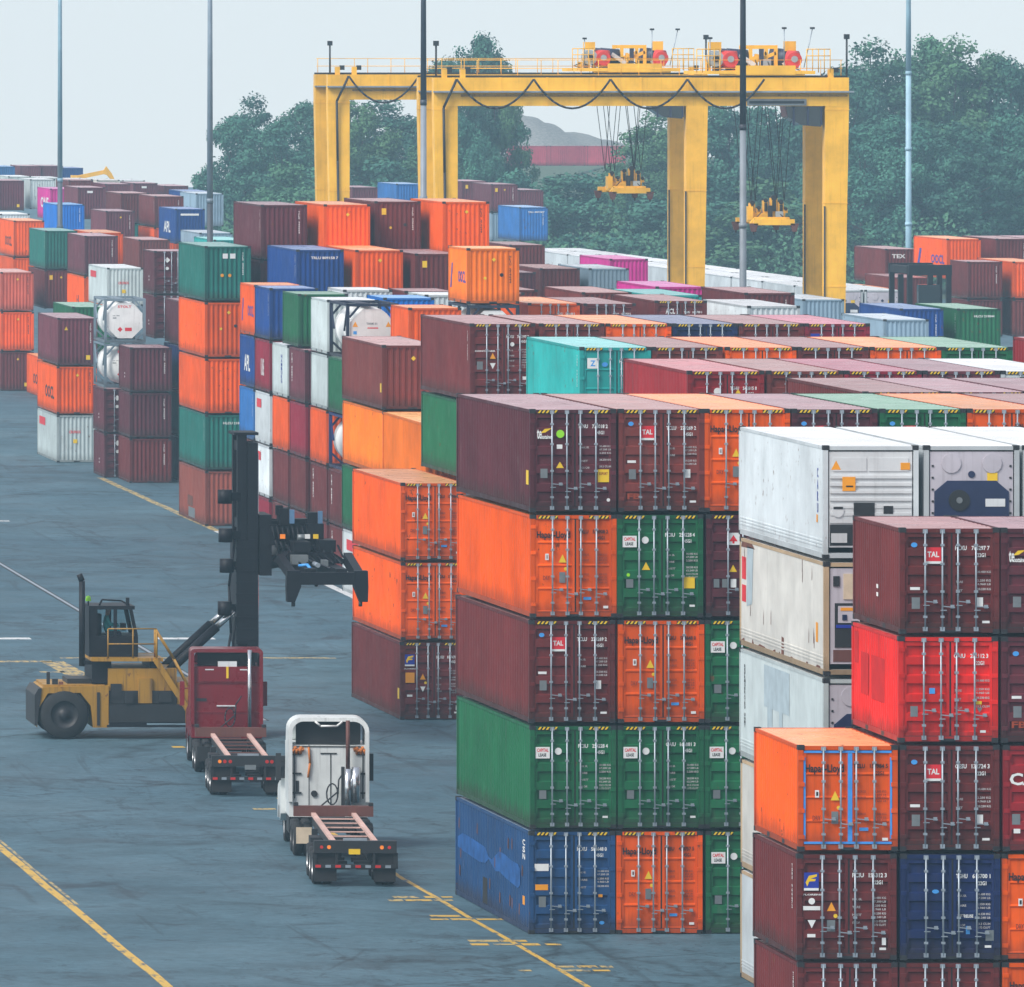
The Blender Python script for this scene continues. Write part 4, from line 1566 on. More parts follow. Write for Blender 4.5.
    c.box(-1.2, -.5, y1 + 1.76, y1 + 1.9, .4, .8, 1)
    cab_ = c.build('cab', [paint, 'glass'], t)
    yb = y0 - .002
    d = MB()
    if white:
        d.box(-1.0, 1.0, y0 + .25, y0 + .3, zr + .02, zt - .14, 0)  # dark sheet: shade inside the hollow fairing put into its colour
        d.box(-1.06, 1.0, yb - .02, yb, zr - .05, zr - .02, 3)
        d.tube([(-.42, y0 - .1, zt - .12), (-.25, y0 - .1, zt - .26), (.25, y0 - .1, zt - .26), (.42, y0 - .1, zt - .12)], .035, 6, 1)
        for s in (-1, 1):
            for z in (1.75, 2.35, 2.95):
                d.box(s * .85, s * 1.2, yb - .05, yb, z, z + .05, 3)
            d.box(s * 1.04, s * 1.08, yb - .06, yb - .03, 1.6, 3.0, 3)
        d.box(-.62, -.6, yb - .012, yb, 1.3, 3.3, 3)
        d.box(.05, .08, yb - .012, yb, 1.4, 3.0, 3)
        d.box(-.25, .25, yb - .02, yb, 2.98, 3.02, 3)
        d.box(-1.02, -.92, yb - .012, yb, 1.8, 2.15, 3)
        d.cyl((-.45, yb, 1.75), (-.45, yb - .05, 1.75), .1, 12, 3)
    else:
        d.box(-1.0, 1.0, y0 + .25, y0 + .3, zr + .02, zt - .1, 0)  # shade of the fairing hollow, painted as a black sheet
        for z in (1.9, 2.92):
            d.box(-1.16, 1.16, yb - .025, yb, z, z + .05, 4)
        d.box(-.98, .98, yb - .05, yb, 2.98, 3.5, 4)
        d.box(-.35, .3, yb - .05, yb, 2.12, 2.16, 5)
        d.box(-1.05, -.7, yb - .02, yb, 2.3, 2.4, 3)
        d.box(-.3, .35, y0 - .02, y0 + .2, zr - .02, zr + .18, 5)
        d.box(-.02, .06, yb - .07, yb - .05, 3.1, 3.5, 6)
        d.box(-.75, -.45, yb - .06, yb - .05, 3.38, 3.42, 5)
        d.box(.45, .75, yb - .06, yb - .05, 3.38, 3.42, 5)
    d.build('back_panel', ['rubber', 'white', 'whitecab', 'dark', 'redcab', 'unit', 'yellow'], cab_)
    e = MB()
    if white:
        e.cyl((.58, y0 - .28, 1.3), (.58, y0 - .28, 2.55), .12, 14, 0)
        e.cyl((.58, y0 - .28, 2.55), (.58, y0 - .28, 4.05), .065, 12, 1)
        e.cyl((.82, y0 - .22, 1.5), (.82, y0 - .22, 2.6), .15, 16, 0)
        e.box(.38, .48, y0 - .3, y0 - .1, 1.4, 2.6, 2)
    else:
        e.cyl((.78, y0 - .18, 1.4), (.78, y0 - .18, 4.1), .075, 14, 0)
    e.build('exhaust_stack', ['chrome', 'brown', 'dark'], t)
    hs = MB()
    random.seed(3)
    loop = [(.35 * math.cos(a) * .5 + .1, y0 - .2, 1.75 + .33 * math.sin(a)) for a in [i * .5 for i in range(14)]]
    hs.tube([(.5, y0 - .2, 2.5), (.3, y0 - .22, 2.2)] + loop + [(-.3, y0 - .3, 1.35)], .025, 6)
    hs.build('air_hose', ['cable'], t)
    if white:
        for s in (-1, 1):
            l = MB()
            for i in range(6):
                l.cyl((s * (.80 + .06 * i), yb - .10, 3.16 + .05 * math.sin(i * 2)), (s * (.82 + .06 * i), yb - .02, 3.04 + .05 * math.cos(i * 3)), .05, 8)
            if s < 0:
                l.tube([(-.62, yb - .06, 3.2), (-.58, yb - .06, 2.7), (-.64, yb - .06, 2.25)], .035, 6)
            l.build('orange_strap', [simple('orange_webbing', (.55, .17, .03), .7)], t)
    for s in (-1, 1):
        q = MB()
        q.bar((s * 1.22, y1 - .1, 2.6), (s * 1.45, y1 - .1, 2.6), .05, .05, 0)
        q.box(s * 1.36, s * 1.52, y1 - .18, y1 - .08, 2.0, 2.85, 0)
        q.build('side_mirror', ['dark' if white else 'redcab'], t)
    for s in (-1, 1):
        f = MB()
        f.box(s * .70, s * 1.18, 9.72, 9.76, .45, .95)
        f.build('splash_guard', ['beige' if white and s < 0 else 'rubber'], t)
    return t


def truck_at(label, kind, px, py, rz):
    Y = GY(py)
    return truck(label, (WX(px, Y), Y - .1, 0), R(rz), kind)


truck_at('white truck with empty container chassis driving away along the open lane', 'white', 355, 887, -3.9)
truck_at('dark red truck with empty container chassis waiting under the black mast', 'red', 248, 797, -3.6)

# ------------------------------------------------------------------ gantry cranes
def gantry(label, x0, x1, Yn, zt, zb, tro, spz, gauge=6.4, fest=None):
    cx, cyy = (x0 + x1) / 2, Yn + gauge / 2 + .5
    t = thing('gantry_crane', label, 'gantry crane', (cx, cyy, 0), 0, 'yellow rubber tyred gantry cranes')
    hx, hy = (x1 - x0) / 2, gauge / 2 + .5
    for s in (-1, 1):
        g = MB()
        ya, yb = s * hy, s * (hy - .95)
        g.box(-hx, hx, ya, yb, zb, zt, 0)
        g.box(-hx - .05, hx + .25, min(ya, yb) - .35, min(ya, yb) + .02, zb + .80, zb + .90, 1)
        g.box(-hx + 1.6, hx - .1, min(ya, yb) - .06, min(ya, yb) - .001, zb + .56, zb + .70, 2)
        g.box(-hx, hx, (ya + yb) / 2 - .06, (ya + yb) / 2 + .06, zt, zt + .12, 3)
        for k in range(9):
            x = -hx + 1.2 + k * (2 * hx - 2.4) / 8
            g.box(x - .05, x + .05, min(ya, yb) - .02, max(ya, yb) + .02, zb - .01, zt + .01, 0)
        g.build('girder', ['cpaint', 'zinc', 'hpaint', 'dark'], t)
        rl = MB()
        yy = s * (hy + .1) if s > 0 else -(hy - .95)
        for z in (.55, 1.05):
            rl.tube([(-hx + .2, yy, zt + z), (hx - .2, yy, zt + z)], .022, 6)
        for k in range(11):
            x = -hx + .3 + k * (2 * hx - .6) / 10
            rl.tube([(x, yy, zt), (x, yy, zt + 1.05)], .022, 6)
        rl.build('guard_rail', ['cpaint'], t)
    for sx in (-1, 1):
        for sy in (-1, 1):
            l = MB()
            xo, xi = sx * hx, sx * (hx - 1.42)
            xb = sx * (hx - .36)
            ya, yb = sy * hy, sy * (hy - .95)
            l.prism([(xi, 1.5), (xb, 1.5), (xo, zb), (xi, zb)] if sx > 0 else [(xb, 1.5), (xi, 1.5), (xi, zb), (xo, zb)], min(ya, yb), max(ya, yb), 0, 'y')
            for z in (6, 11, 16, zb - .25):
                k = (z - 1.5) / (zb - 1.5)
                xe = sx * (hx - .36 * (1 - k))
                l.box(min(xi, xe) - .02, max(xi, xe) + .02, min(ya, yb) - .02, max(ya, yb) + .02, z, z + .06, 0)
            if sx > 0:
                l.tube([(xi - .05, min(ya, yb) - .05, 2), (xi - .05, min(ya, yb) - .05, zb - 6)], .05, 6, 1)
            l.build('leg', ['cpaint', 'cable'], t)
        sb = MB()
        x = sx * (hx - .85)
        sb.box(x - .5, x + .5, -hy - 1.2, hy + 1.2, 1.0, 1.7)
        sb.build('sill_beam', ['cpaint'], t)
        for sy in (-1, 1):
            for k in (-.75, .75):
                wheel(t, x, sy * hy + k, .62, .5, 'rim', 'x')
    bx = MB()
    bx.box(-hx + .1, -hx + 1.3, -hy - .3, -hy - .02, 1.8, 4.2)
    bx.build('electric_box', ['plate'], t)
    mp = MB()
    for x, h in ((-hx + .15, 1.9), (hx - .1, 2.3)):
        mp.tube([(x, -hy + .2, zt), (x, -hy + .2, zt + h)], .06, 6)
        mp.box(x - .16, x + .16, -hy + .1, -hy + .3, zt + h, zt + h + .3)
    for x in (-hx + .7, -hx + 1.8, hx - 1.0):
        mp.box(x - .2, x + .1, -hy + .1, -hy + .5, zt, zt + .5, 1)
        mp.box(x + .1, x + .4, -hy + .1, -hy + .4, zt + .3, zt + .6, 0)
    mp.build('floodlight_mast', ['dark', 'cpaint'], t)
    # trolley
    tx0, tx1 = tro[0] - cx, tro[1] - cx
    L_ = tx1 - tx0
    T = MB()
    T.box(tx0, tx1, -hy - .1, hy + .1, zt + .20, zt + .40, 0)
    T.box(tx0 + .9, tx1 - .6, -hy + .02, -hy + .3, zt + .1, zt + .42, 0)
    T.box(tx0 + L_ * .28, tx1 - L_ * .18, -hy - .12, -hy + .1, zt + .16, zt + .72, 0)
    z0, z1 = zt + .38, zt + 1.72
    xa, xb = tx0 + L_ * .47, tx0 + L_ * .70
    for y in (-1.6, 1.6):
        for x in (xa, xb):
            T.box(x - .1, x + .1, y - .1, y + .1, z0, z1, 0)
        T.box(xa - .1, xb + .1, y - .1, y + .1, z1, z1 + .22, 0)
        T.bar((xa + .3, y, z0 + .6), (xb, y, z1 - .25), .2, .2, 0)
        T.box(xa + .25, xa + .42, y - .1, y + .1, z0, z1 - .3, 0)
    T.box(xa + .5, xa + .75, -1.9, -1.65, zt - .1, z1, 1)
    tr = T.build('trolley', ['cpaint', 'winchb'], t)
    for a, b_ in ((tx0 + L_ * .26, xa - .15), (xb + .15, tx0 + L_ * .86)):
        d = MB()
        d.cyl((a, -1.2, z0 + .85), (b_, -1.2, z0 + .75), .54, 18)
        d.cyl((a, 1.2, z0 + .85), (b_, 1.2, z0 + .75), .54, 18)
        d.build('rope_drum', ['winchb'], tr)
    for a, b_ in ((tx0 + L_ * .20, tx0 + L_ * .32), (tx0 + L_ * .80, tx0 + L_ * .88)):
        d = MB()
        d.cyl((a, -2.0, z0 + .72), (b_, -2.3, z0 + .68), .54, 18, 0)
        d.cyl(((a + b_) / 2, -2.2, z0 + .72), ((a + b_) / 2, -2.75, z0 + .68), .46, 18, 0)
        d.cyl(((a + b_) / 2, -2.75, z0 + .72), ((a + b_) / 2, -2.8, z0 + .72), .2, 12, 1)
        d.build('winch_motor', ['winchr', 'winchg'], tr)
    d = MB()
    xx = tx0 + L_ * .13
    d.cyl((xx, -1.8, z0 + .75), (xx, -2.6, z0 + .75), .48, 16, 0)
    d.cyl((xx, -2.6, z0 + .75), (xx, -2.66, z0 + .75), .2, 12, 1)
    d.box(xx - .35, xx + .35, -2.4, -1.8, z0 + 1.25, z0 + 1.75, 2)
    d.box(tx0 + L_ * .78, tx0 + L_ * .88, -1.8, -1.2, z0 + 1.2, z0 + 1.8, 2)
    d.build('brake_motor', ['winchg', 'dark', 'cpaint'], tr)
    d = MB()
    rq = random.Random(int(x0))
    for k in range(16):
        x = tx0 + L_ * (.10 + .82 * k / 16) + rq.uniform(-.1, .1)
        h_ = rq.uniform(.25, .9)
        w_ = rq.uniform(.10, .26)
        yy = rq.uniform(-2.2, 1.5)
        d.box(x - w_, x + w_, yy - .2, yy + .2, z0 - .02, z0 + h_, k % 4)
        d.tube([(x, yy - .3, z0 + h_ * .8), (x + rq.uniform(-.6, .6), yy - .4, z0 + h_ * .4), (x + rq.uniform(-.8, .8), -hy + .3, z0 - .1)], .035, 5, 3)
    d.build('machinery', ['cpaint', 'winchb', 'winchg', 'dark'], tr)
    d = MB()
    for s in (0, 1):
        x = (tx0 + L_ * .36, tx0 + L_ * .76)[s]
        d.bar((x, -2.0, z0 + (.95 if s == 0 else .35)), (x + .9, -2.0, z0 + (.35 if s == 0 else .95)), .26, .26)
    d.build('duct', ['unit'], tr)
    rl = MB()
    for (a, b_) in ((tx0 - .5, tx0 + .9), (tx1 - .5, tx1 + .9)):
        k = 5
        for i in range(k):
            x = a + (b_ - a) * i / (k - 1)
            rl.tube([(x, -hy - .05, zt + .3), (x, -hy - .05, zt + 1.7)], .03, 5)
        rl.tube([(a, -hy - .05, zt + 1.7), (b_, -hy - .05, zt + 1.7)], .03, 5)
        rl.tube([(a, -hy - .05, zt + 1.3), (b_, -hy - .05, zt + 1.3)], .03, 5)
    for x, q in ((tx0 + L_ * .72, 0), (tx0 + L_ * .9, .5), (tx0 + .3, 0)):
        h = 2.9 if x > tx0 + 1 else 2.3
        rl.tube([(x, -hy, zt + .6), (x + q, -hy, zt + h)], .03, 5, 1)
        rl.box(x + q - .13, x + q + .13, -hy - .1, -hy + .1, zt + h, zt + h + .12, 2)
    rl.build('trolley_railing', ['cpaint', 'zinc', 'dark'], tr)
    oc = MB()
    ox = hx - 1.55
    oc.prism([(ox - 2.2, zb - .02), (ox - 2.1, zb - .65), (ox - 1.3, zb - 1.15), (ox - .1, zb - 1.25), (ox, zb - .02)], -hy + .1, -hy + 2.2, 0, 'y')
    for q in (-1.75, -.9, -.1):
        oc.box(ox + q - .06, ox + q + .06, -hy + .04, -hy + .1, zb - 1.15, zb - .02, 1)
    oc.build('operator_cab', ['glass', 'winchb'], t)
    sg = MB()
    sg.box(tx0 + L_ * .38, tx0 + L_ * .92, -hy - .09, -hy - .07, zb + .02, zb + .42, 0)
    sg.box(tx0 + L_ * .40, tx0 + L_ * .90, -hy - .10, -hy - .091, zb + .14, zb + .30, 1)
    sg.build('sign_plate', ['plate', 'dark'], t)
    # festoon cable
    fc = MB()
    n = fest or 5
    xs_ = [-hx + 1.3 + i * 4.6 for i in range(n + 1)]
    xs_ = [x for x in xs_ if x < tx1]
    for a, b_ in zip(xs_[:-1], xs_[1:]):
        pts = []
        for i in range(13):
            u = i / 12
            pts.append((a + (b_ - a) * u, -hy - .45, zt - .1 - 1.75 * (1 - (2 * u - 1) ** 2)))
        fc.tube(pts, .07, 6)
    fc.tube([(xs_[0], -hy - .45, zt - .1), (-hx + .55, -hy - .2, zb - .1), (-hx + .62, -hy - .1, zb - 4), (-hx + .85, -hy - .08, 3.0)], .08, 6)
    fc.build('festoon_cable', ['cable'], t)
    # ropes and spreader
    sxa, sxb, zs = spz[0] - cx, spz[1] - cx, spz[2]
    sc_ = (sxa + sxb) / 2
    rp = MB()
    for (x, y) in ((sc_ - 1.1, -1.8), (sc_ - .8, -1.5), (sc_ + .5, -1.5), (sc_ + .9, -1.8), (sc_ - 1.0, 1.8), (sc_ + .9, 1.8)):
        for dx in (-.8, .55):
            rp.tube([(x + dx, y, zt + .4), (x, y * .8, zs + 1.6)], .024, 5)
    rp.build('hoist_rope', ['cable'], t)
    S = MB()
    S.box(sc_ - .95, sc_ + .95, -1.5, 1.5, zs + .55, zs + .85, 0)
    S.prism([(sc_ - 1.35, zs + .22), (sc_ + 1.35, zs + .22), (sc_ + 1.0, zs + .62), (sc_ - 1.0, zs + .62)], -2.5, -2.1, 0, 'y')
    for x in (sc_ - .6, sc_ + .6):
        S.box(x - .16, x + .16, -3.0, 3.0, zs + .25, zs + .55, 0)
    for s in (-1, 1):
        S.box(sc_ - 1.22, sc_ + 1.22, s * 3.0 - .18, s * 3.0 + .18, zs + .15, zs + .5, 0)
        for x in (sc_ - 1.22, sc_ + 1.22):
            S.prism([(x - .12, zs - .25), (x + .12, zs - .25), (x + .26, zs + .25), (x - .26, zs + .25)], s * 3.0 - .18, s * 3.0 + .18, 3, 'y')
            S.box(x - .05, x + .05, s * 3.0 - .05, s * 3.0 + .05, zs - .42, zs - .25, 1)
    for (x, h, w_) in ((sc_ - 1.0, 1.45, .16), (sc_ - .62, 1.15, .14), (sc_ - .2, 1.6, .15), (sc_ + .3, 1.75, .2), (sc_ + .72, 1.5, .16), (sc_ + 1.0, 1.1, .12)):
        S.box(x - w_, x + w_, -1.4, -.9, zs + .85, zs + h, 0)
        S.cyl((x, -1.45, zs + h), (x, -1.1, zs + h), w_ * .9, 10, 1)
        S.box(x - w_ * .6, x + w_ * .6, -1.46, -1.42, zs + .95, zs + h - .15, 1)
    S.box(sc_ - 1.35, sc_ - 1.02, -1.8, -.9, zs + .45, zs + 1.25, 0)
    S.box(sc_ - .1, sc_ + .16, -1.7, -1.5, zs + .6, zs + 1.3, 1)
    S.box(sc_ + .35, sc_ + .8, -1.7, -1.5, zs + .62, zs + .95, 4)
    S.box(sc_ - .3, sc_ + .3, -2.54, -2.51, zs + .38, zs + .48, 2)
    for s in (-1, 1):
        S.tube([(sc_ + s * .5, -1.6, zs + .9), (sc_ + s * .8, -1.8, zs + .6), (sc_ + s * 1.1, -2.6, zs + .5)], .03, 5, 1)
    S.build('spreader', ['cpaint', 'dark', 'white', 'brown', 'winchg'], t)
    return t


gantry('nearer yellow gantry crane with spreader hanging beside the grey light pole', WX(434, 539), WX(849, 539), 539, 23.55, 21.85,
       (WX(705, 539), WX(815, 539)), (WX(752, 539), WX(800, 539), 14.55))
gantry('yellow gantry crane standing behind the nearer one, spreader hanging over magenta container', WX(328, 590), WX(708, 590), 590, 23.65, 22.0,
       (WX(580, 590), WX(680, 590)), (WX(610, 590), WX(656, 590), 15.7))

# ------------------------------------------------------------------ light poles
def light_pole(label, px, Y, r, zsplit, ctop, clow, h=36):
    t = thing('light_pole', label, 'light pole', (WX(px, Y), Y, 0), 0, 'tall light poles')
    a = MB()
    rs = r * .82
    a.cyl((0, 0, 0), (0, 0, .05), r * 2.2, 14)
    a.cyl((0, 0, .05), (0, 0, zsplit), r, 14, r2=rs)
    for k in range(3):
        z = zsplit * (k + 1) / 4
        a.cyl((0, 0, z), (0, 0, z + .25), r * 1.08, 14)
    a.build('lower_shaft', ['ppole'], t, clow)
    a = MB()
    a.cyl((0, 0, zsplit), (0, 0, h), rs * 1.04, 14, r2=r * .55)
    a.cyl((0, 0, zsplit), (0, 0, zsplit + .3), rs * 1.15, 14)
    a.build('upper_shaft', ['ppole'], t, ctop)
    a = MB()
    a.lathe([(.2, h - .3), (1.3, h - .15), (1.3, h), (.2, h + .1)], (0, 0, 0), 'z', 16)
    for i in range(6):
        an = i * math.pi / 3
        a.box(math.cos(an) * 1.35 - .25, math.cos(an) * 1.35 + .25, math.sin(an) * 1.35 - .25, math.sin(an) * 1.35 + .25, h - .5, h - .2)
    a.build('lamp_ring', ['zinc'], t)
    return t


M['ppole'] = coat_paint('pole_paint', rust=.74, rough=.5, streak=.2)
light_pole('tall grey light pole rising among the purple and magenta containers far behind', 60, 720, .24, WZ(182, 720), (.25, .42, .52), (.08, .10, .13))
light_pole('tall grey light pole behind the dark green container topping the orange column', 210, 600, .24, WZ(203, 600), (.20, .26, .32), (.06, .065, .085))
light_pole('tall light pole in front of the nearer crane leg, black upper half', 423.5, 520, .21, WZ(105, 520), (.035, .045, .065), (.22, .25, .29))  # upper shaft darkened: backlight against the sky put into its colour
light_pole('tall light pole crossing the crane girder beside the hanging spreader', 743, 480, .21, WZ(130, 480), (.030, .035, .05), (.22, .25, .28))  # dark upper shaft colour carries the backlit look above the split
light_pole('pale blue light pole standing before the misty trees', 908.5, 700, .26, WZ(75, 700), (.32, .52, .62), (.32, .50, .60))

# ------------------------------------------------------------------ far bank, mound, trees
def leaf_mat(name, a, b_):
    m, nt, bs = new_mat(name)
    tc = N(nt, 'ShaderNodeTexCoord').outputs['Object']
    oi = N(nt, 'ShaderNodeObjectInfo')
    n1 = noise(nt, tc, .45, 4, .6, math_n(nt, 'MULTIPLY', oi.outputs['Random'], 40))
    c = mixc(nt, ramp(nt, n1, .35, .65), a, b_)
    c = mixc(nt, 1.0, c, gray(nt, ramp(nt, oi.outputs['Random'], 0, 1, .8, 1.25)), 'MULTIPLY')
    c = mixc(nt, ramp(nt, math_n(nt, 'FRACT', math_n(nt, 'MULTIPLY', oi.outputs['Random'], 7.3)), .55, .95, 0, .55), c, (.105, .20, .06))
    nt.links.new(c, bs.inputs['Base Color'])
    bs.inputs['Roughness'].default_value = .7
    bs.inputs['Specular IOR Level'].default_value = .2
    return m


M['leaf'] = leaf_mat('leaves', (.022, .095, .075), (.060, .185, .115))
M['bark'] = simple('bark', (.06, .05, .04), .9)
M['soil'] = simple('bank_soil', (.07, .10, .06), .95, var=.5)
M['gravel'] = simple('gravel_heap', (.22, .22, .21), .95, var=.4)


def tree_meshes(seed, w, h, base, nclump, lob):
    rd = random.Random(seed)
    tk = MB()
    tk.cyl((0, 0, 0), (0, 0, h * .55), .42, 10, r2=.24)
    cr = MB()
    cl = []
    for i in range(nclump):
        while True:
            u = Vector((rd.uniform(-1, 1), rd.uniform(-1, 1), rd.uniform(-1, 1)))
            if .25 < u.length < 1:
                break
        zz = base + (h - base) * (.5 + u.z * .5)
        k = (zz - base) / (h - base)
        wid = w / 2 * (math.sin(math.pi * min(.97, .18 + .78 * k ** .85)) ** .6)
        ang = math.atan2(u.y, u.x)
        wid *= 1 + lob * math.sin(ang * 3 + seed + k * 5)
        rr = math.hypot(u.x, u.y) ** .6
        cl.append(Vector((math.cos(ang) * wid * rr, math.sin(ang) * wid * rr, zz)))
    for c in cl[::6]:
        st = Vector((0, 0, max(1.5, min(h * .5, c.z - 3))))
        tk.cyl(st, c, .13, 6, r2=.04, caps=False)
    for c in cl:
        r = rd.uniform(.9, 1.9)
        n = int(190 * r)
        for _ in range(n):
            d = Vector((rd.gauss(0, 1), rd.gauss(0, 1), rd.gauss(0, .75))).normalized() * r * rd.random() ** .45
            p = c + d
            nrm = (d.normalized() + Vector((rd.gauss(0, .6), rd.gauss(0, .6), rd.gauss(.35, .6)))).normalized()
            a = nrm.orthogonal().normalized()
            q = Matrix.Rotation(rd.uniform(0, 6.28), 3, nrm)
            a = q @ a
            bb = nrm.cross(a)
            s = rd.uniform(.13, .29)
            cr.poly([p - a * s, p - bb * s * .6, p + a * s, p + bb * s * .6])
    return tk.mesh('trunk', ['bark']), cr.mesh('crown', ['leaf'])


TV = [tree_meshes(11, 15, 22, 1.5, 92, .14), tree_meshes(23, 11, 26, 2, 78, .20), tree_meshes(37, 17, 20, 1.0, 100, .12), tree_meshes(41, 9, 13, .8, 44, .16)]
TH = [22, 26, 20, 13]


def tree(label, px, py, Y, v, sx=1.0, group='trees behind the yard', z0=0.0):
    h = WZ(py, Y) - z0
    t = thing('tree', label, 'tree', (WX(px, Y), Y, z0), random.uniform(0, 6.28), group)
    k = h / TH[v]
    t.scale = (sx, sx, k)
    ob('trunk', TV[v][0], t)
    ob('crown', TV[v][1], t)
    return t
# ------------------------------------------------------------------ the stacks, as surveyed (metres; y runs away from the camera)
random.seed(21)
CP = 2.476
fb = 'containers of the front block'
A0 = (38.82, 253.2)
ra = R(1.45)
stack('front corner stack beside the open asphalt', A0[0], A0[1], [
    ('worn', 'doors', 'blue', 'blueold'), ('green', 'doors', 'capital', ''), ('maroon', 'doors', 'tal', ''),
    ('orange', 'doors', 'hapag', ''), ('plum', 'doors', 'texta', 'yel')], rot=ra, corner=A0, group=fb)
stack('second stack along the front block, orange base', A0[0] + CP, A0[1], [
    ('orange', 'doors', 'hapag', ''), ('green', 'doors', 'capital', ''), ('orange', 'doors', 'hapag', ''),
    ('green', 'doors', 'capital2', ''), ('brown', 'doors', 'tal2', '')], rot=ra, corner=A0, group=fb)
stack('third stack of front block beside reefers', A0[0] + 2 * CP, A0[1], [
    ('green', 'doors', 'capital', ''), ('green', 'doors', 'capital', ''), ('green', 'doors', 'capital', ''),
    ('plum', 'doors', 'arrow', ''), ('orange', 'doors', 'hapag', '')], rot=ra, corner=A0, group=fb)
for k, c, ph in ((3, 'plum', 'peeking over the reefers between orange and green neighbours'), (4, 'green', 'peeking over the white reefers in the front block'),
                 (5, 'orange', 'peeking over the white reefers at far end of front block'), (6, 'maroon', 'only its roof end in view, beside the last orange roof')):
    under = [('maroon', 'doors', 'tal', ''), ('green', 'doors', 'capital', ''), ('orange', 'doors', 'hapag', ''), ('maroon', 'doors', 'tal', '')] if k == 6 else [None] * 4
    if k == 6:
        ph = 'last stack of the front block, hidden behind reefers'
    stack(ph, A0[0] + k * CP, A0[1], under + [(c, 'doors', 'hapag' if c == 'orange' else 'tal', '')], rot=ra, corner=A0, group=fb)
for k, (c, ph) in enumerate((('maroon', 'pink-looking roof with dark long side, just behind the front block'), ('mauve', 'second roof of the low purple row behind the front block'),
                             ('mauve', 'third roof of the low purple row behind the front block'))):
    stack(('last stack of the low purple row' if k == 2 else ph), 50.75 + k * CP, 266.6, ([('maroon', 'doors', '', ''), ('mauve', 'doors', '', ''), ('green', 'doors', '', ''), ('maroon', 'doors', '', '')] if k == 2 else [None] * 4) + [(c, 'doors', '', '')], rot=R(.4), corner=(50.75, 266.6), group='second row of the front block')
gb = 'third row of the front block'
for k, (c, st, sd, ph) in enumerate((
        ('darkred', 'london', 'cma', 'long plain side with white crescent, beside the turquoise one'), ('brown', 'london', '', 'next to the dark red one with white crescent'),
        ('crimson', 'plain', '', 'pink roof between brown and purple ones, third row'), ('mauve', 'plain', '', 'purple-looking roof beside the white roof, third row'),
        ('white', 'plain', '', 'white roof at the end of the third row'))):
    stack(('last stack of the third row, white roof' if k == 4 else ph), 48.62 + k * CP, 284.5, ([('maroon', 'doors', '', ''), ('orange', 'doors', '', ''), ('maroon', 'doors', '', ''), ('brown', 'doors', '', '')] if k == 4 else [None] * 4) + [(c, 'doors', st, sd)], rot=R(.2), corner=(48.62, 284.5), group=gb)
gc = 'fourth row of the front block'
for k, row in enumerate((
        ('teal', 'teal', 'codes', 'only turquoise one, with white Z sticker on its door'), ('brown', 'plain', '', 'right behind the dark red one, beside turquoise'),
        ('orange', 'plain', '', 'peach roof in the row of the turquoise one'), ('maroon', 'plain', '', 'between two orange ones in the turquoise row'),
        ('orange', 'plain', '', 'peach roof next to the green end of turquoise row'), ('green', 'plain', '', 'green roof ending the row of the turquoise one'),
        None, ('darkred', 'plain', '', 'cut by the picture edge beyond the green roof'))):
    if row:
        c, st, sd, ph = row
        stack(('lone stack beyond the green roof of turquoise row' if k == 7 else ph), 48.94 + k * CP, 308.0, ([('green', 'doors', '', ''), ('maroon', 'doors', '', ''), ('orange', 'doors', '', ''), ('maroon', 'doors', '', '')] if k == 7 else [None] * 4) + [(c, 'doors', st, sd)], rot=R(-.1), corner=(48.94, 308.0), group=gc)

# reefers
gr = 'white reefers beside the front block'
rx, ry = 42.65, 229.3
stack('white reefer stack beside the front block', rx, ry, [
    ('white', 'boxed', '', '', 'reefer'), ('cream', 'boxed', '', '', 'reefer'), ('pale', 'octagon', '', 'reefer3', 'patched reefer'),
    ('cream', 'boxed', '', 'reefer2', 'rust streaked reefer'), ('white', 'louvre', '', 'reefer', 'reefer with louvred unit')], group=gr)
stack('second along the topmost white reefers', rx + 2.53, ry, [None] * 4 + [('white', 'octagon', '', '')], group=gr)
stack('third reefer stack, mostly hidden by nearest block', rx + 5.06, ry, [('cream', 'octagon', '', '', 'reefer'), ('white', 'octagon', '', '', 'reefer'), ('pale', 'octagon', '', '', 'reefer'), ('white', 'boxed', '', '', 'reefer'), ('white', 'octagon', '', '', 'reefer')], group=gr)

# nearest block, low right
gn = 'containers of the nearest block'
nx, ny = WX(797, 219.5), 219.5
stack('the low nearest stack', nx, ny, [
    ('maroon', 'doors', 'plain', 'codes'), ('maroon', 'doors', 'florens', 'codes'), ('orange', 'doors', 'hapagblue', '', 'door-end container with blue trim')],
    L=6.06, hc=False, group=gn)
stack('the nearest stack mixing navy and red', nx + 2.50, ny, [
    ('maroon', 'doors', 'plain', ''), ('navy', 'doors', 'blue2', ''), ('maroon', 'doors', 'tal', ''), ('red', 'doors', 'red', 'red', 'container'),
    ('maroon', 'doors', 'tal', 'dots')], L=6.06, hc=False, group=gn)
stack('nearest block, stack cut by the picture edge', nx + 5.00, ny, [
    ('orange', 'doors', 'hapag', ''), ('orange', 'doors', 'hapag', ''), ('darkred', 'doors', 'cai', ''), ('plum', 'doors', 'tal2', ''), ('plum', 'doors', 'texta', '')],
    L=6.06, hc=False, group=gn)

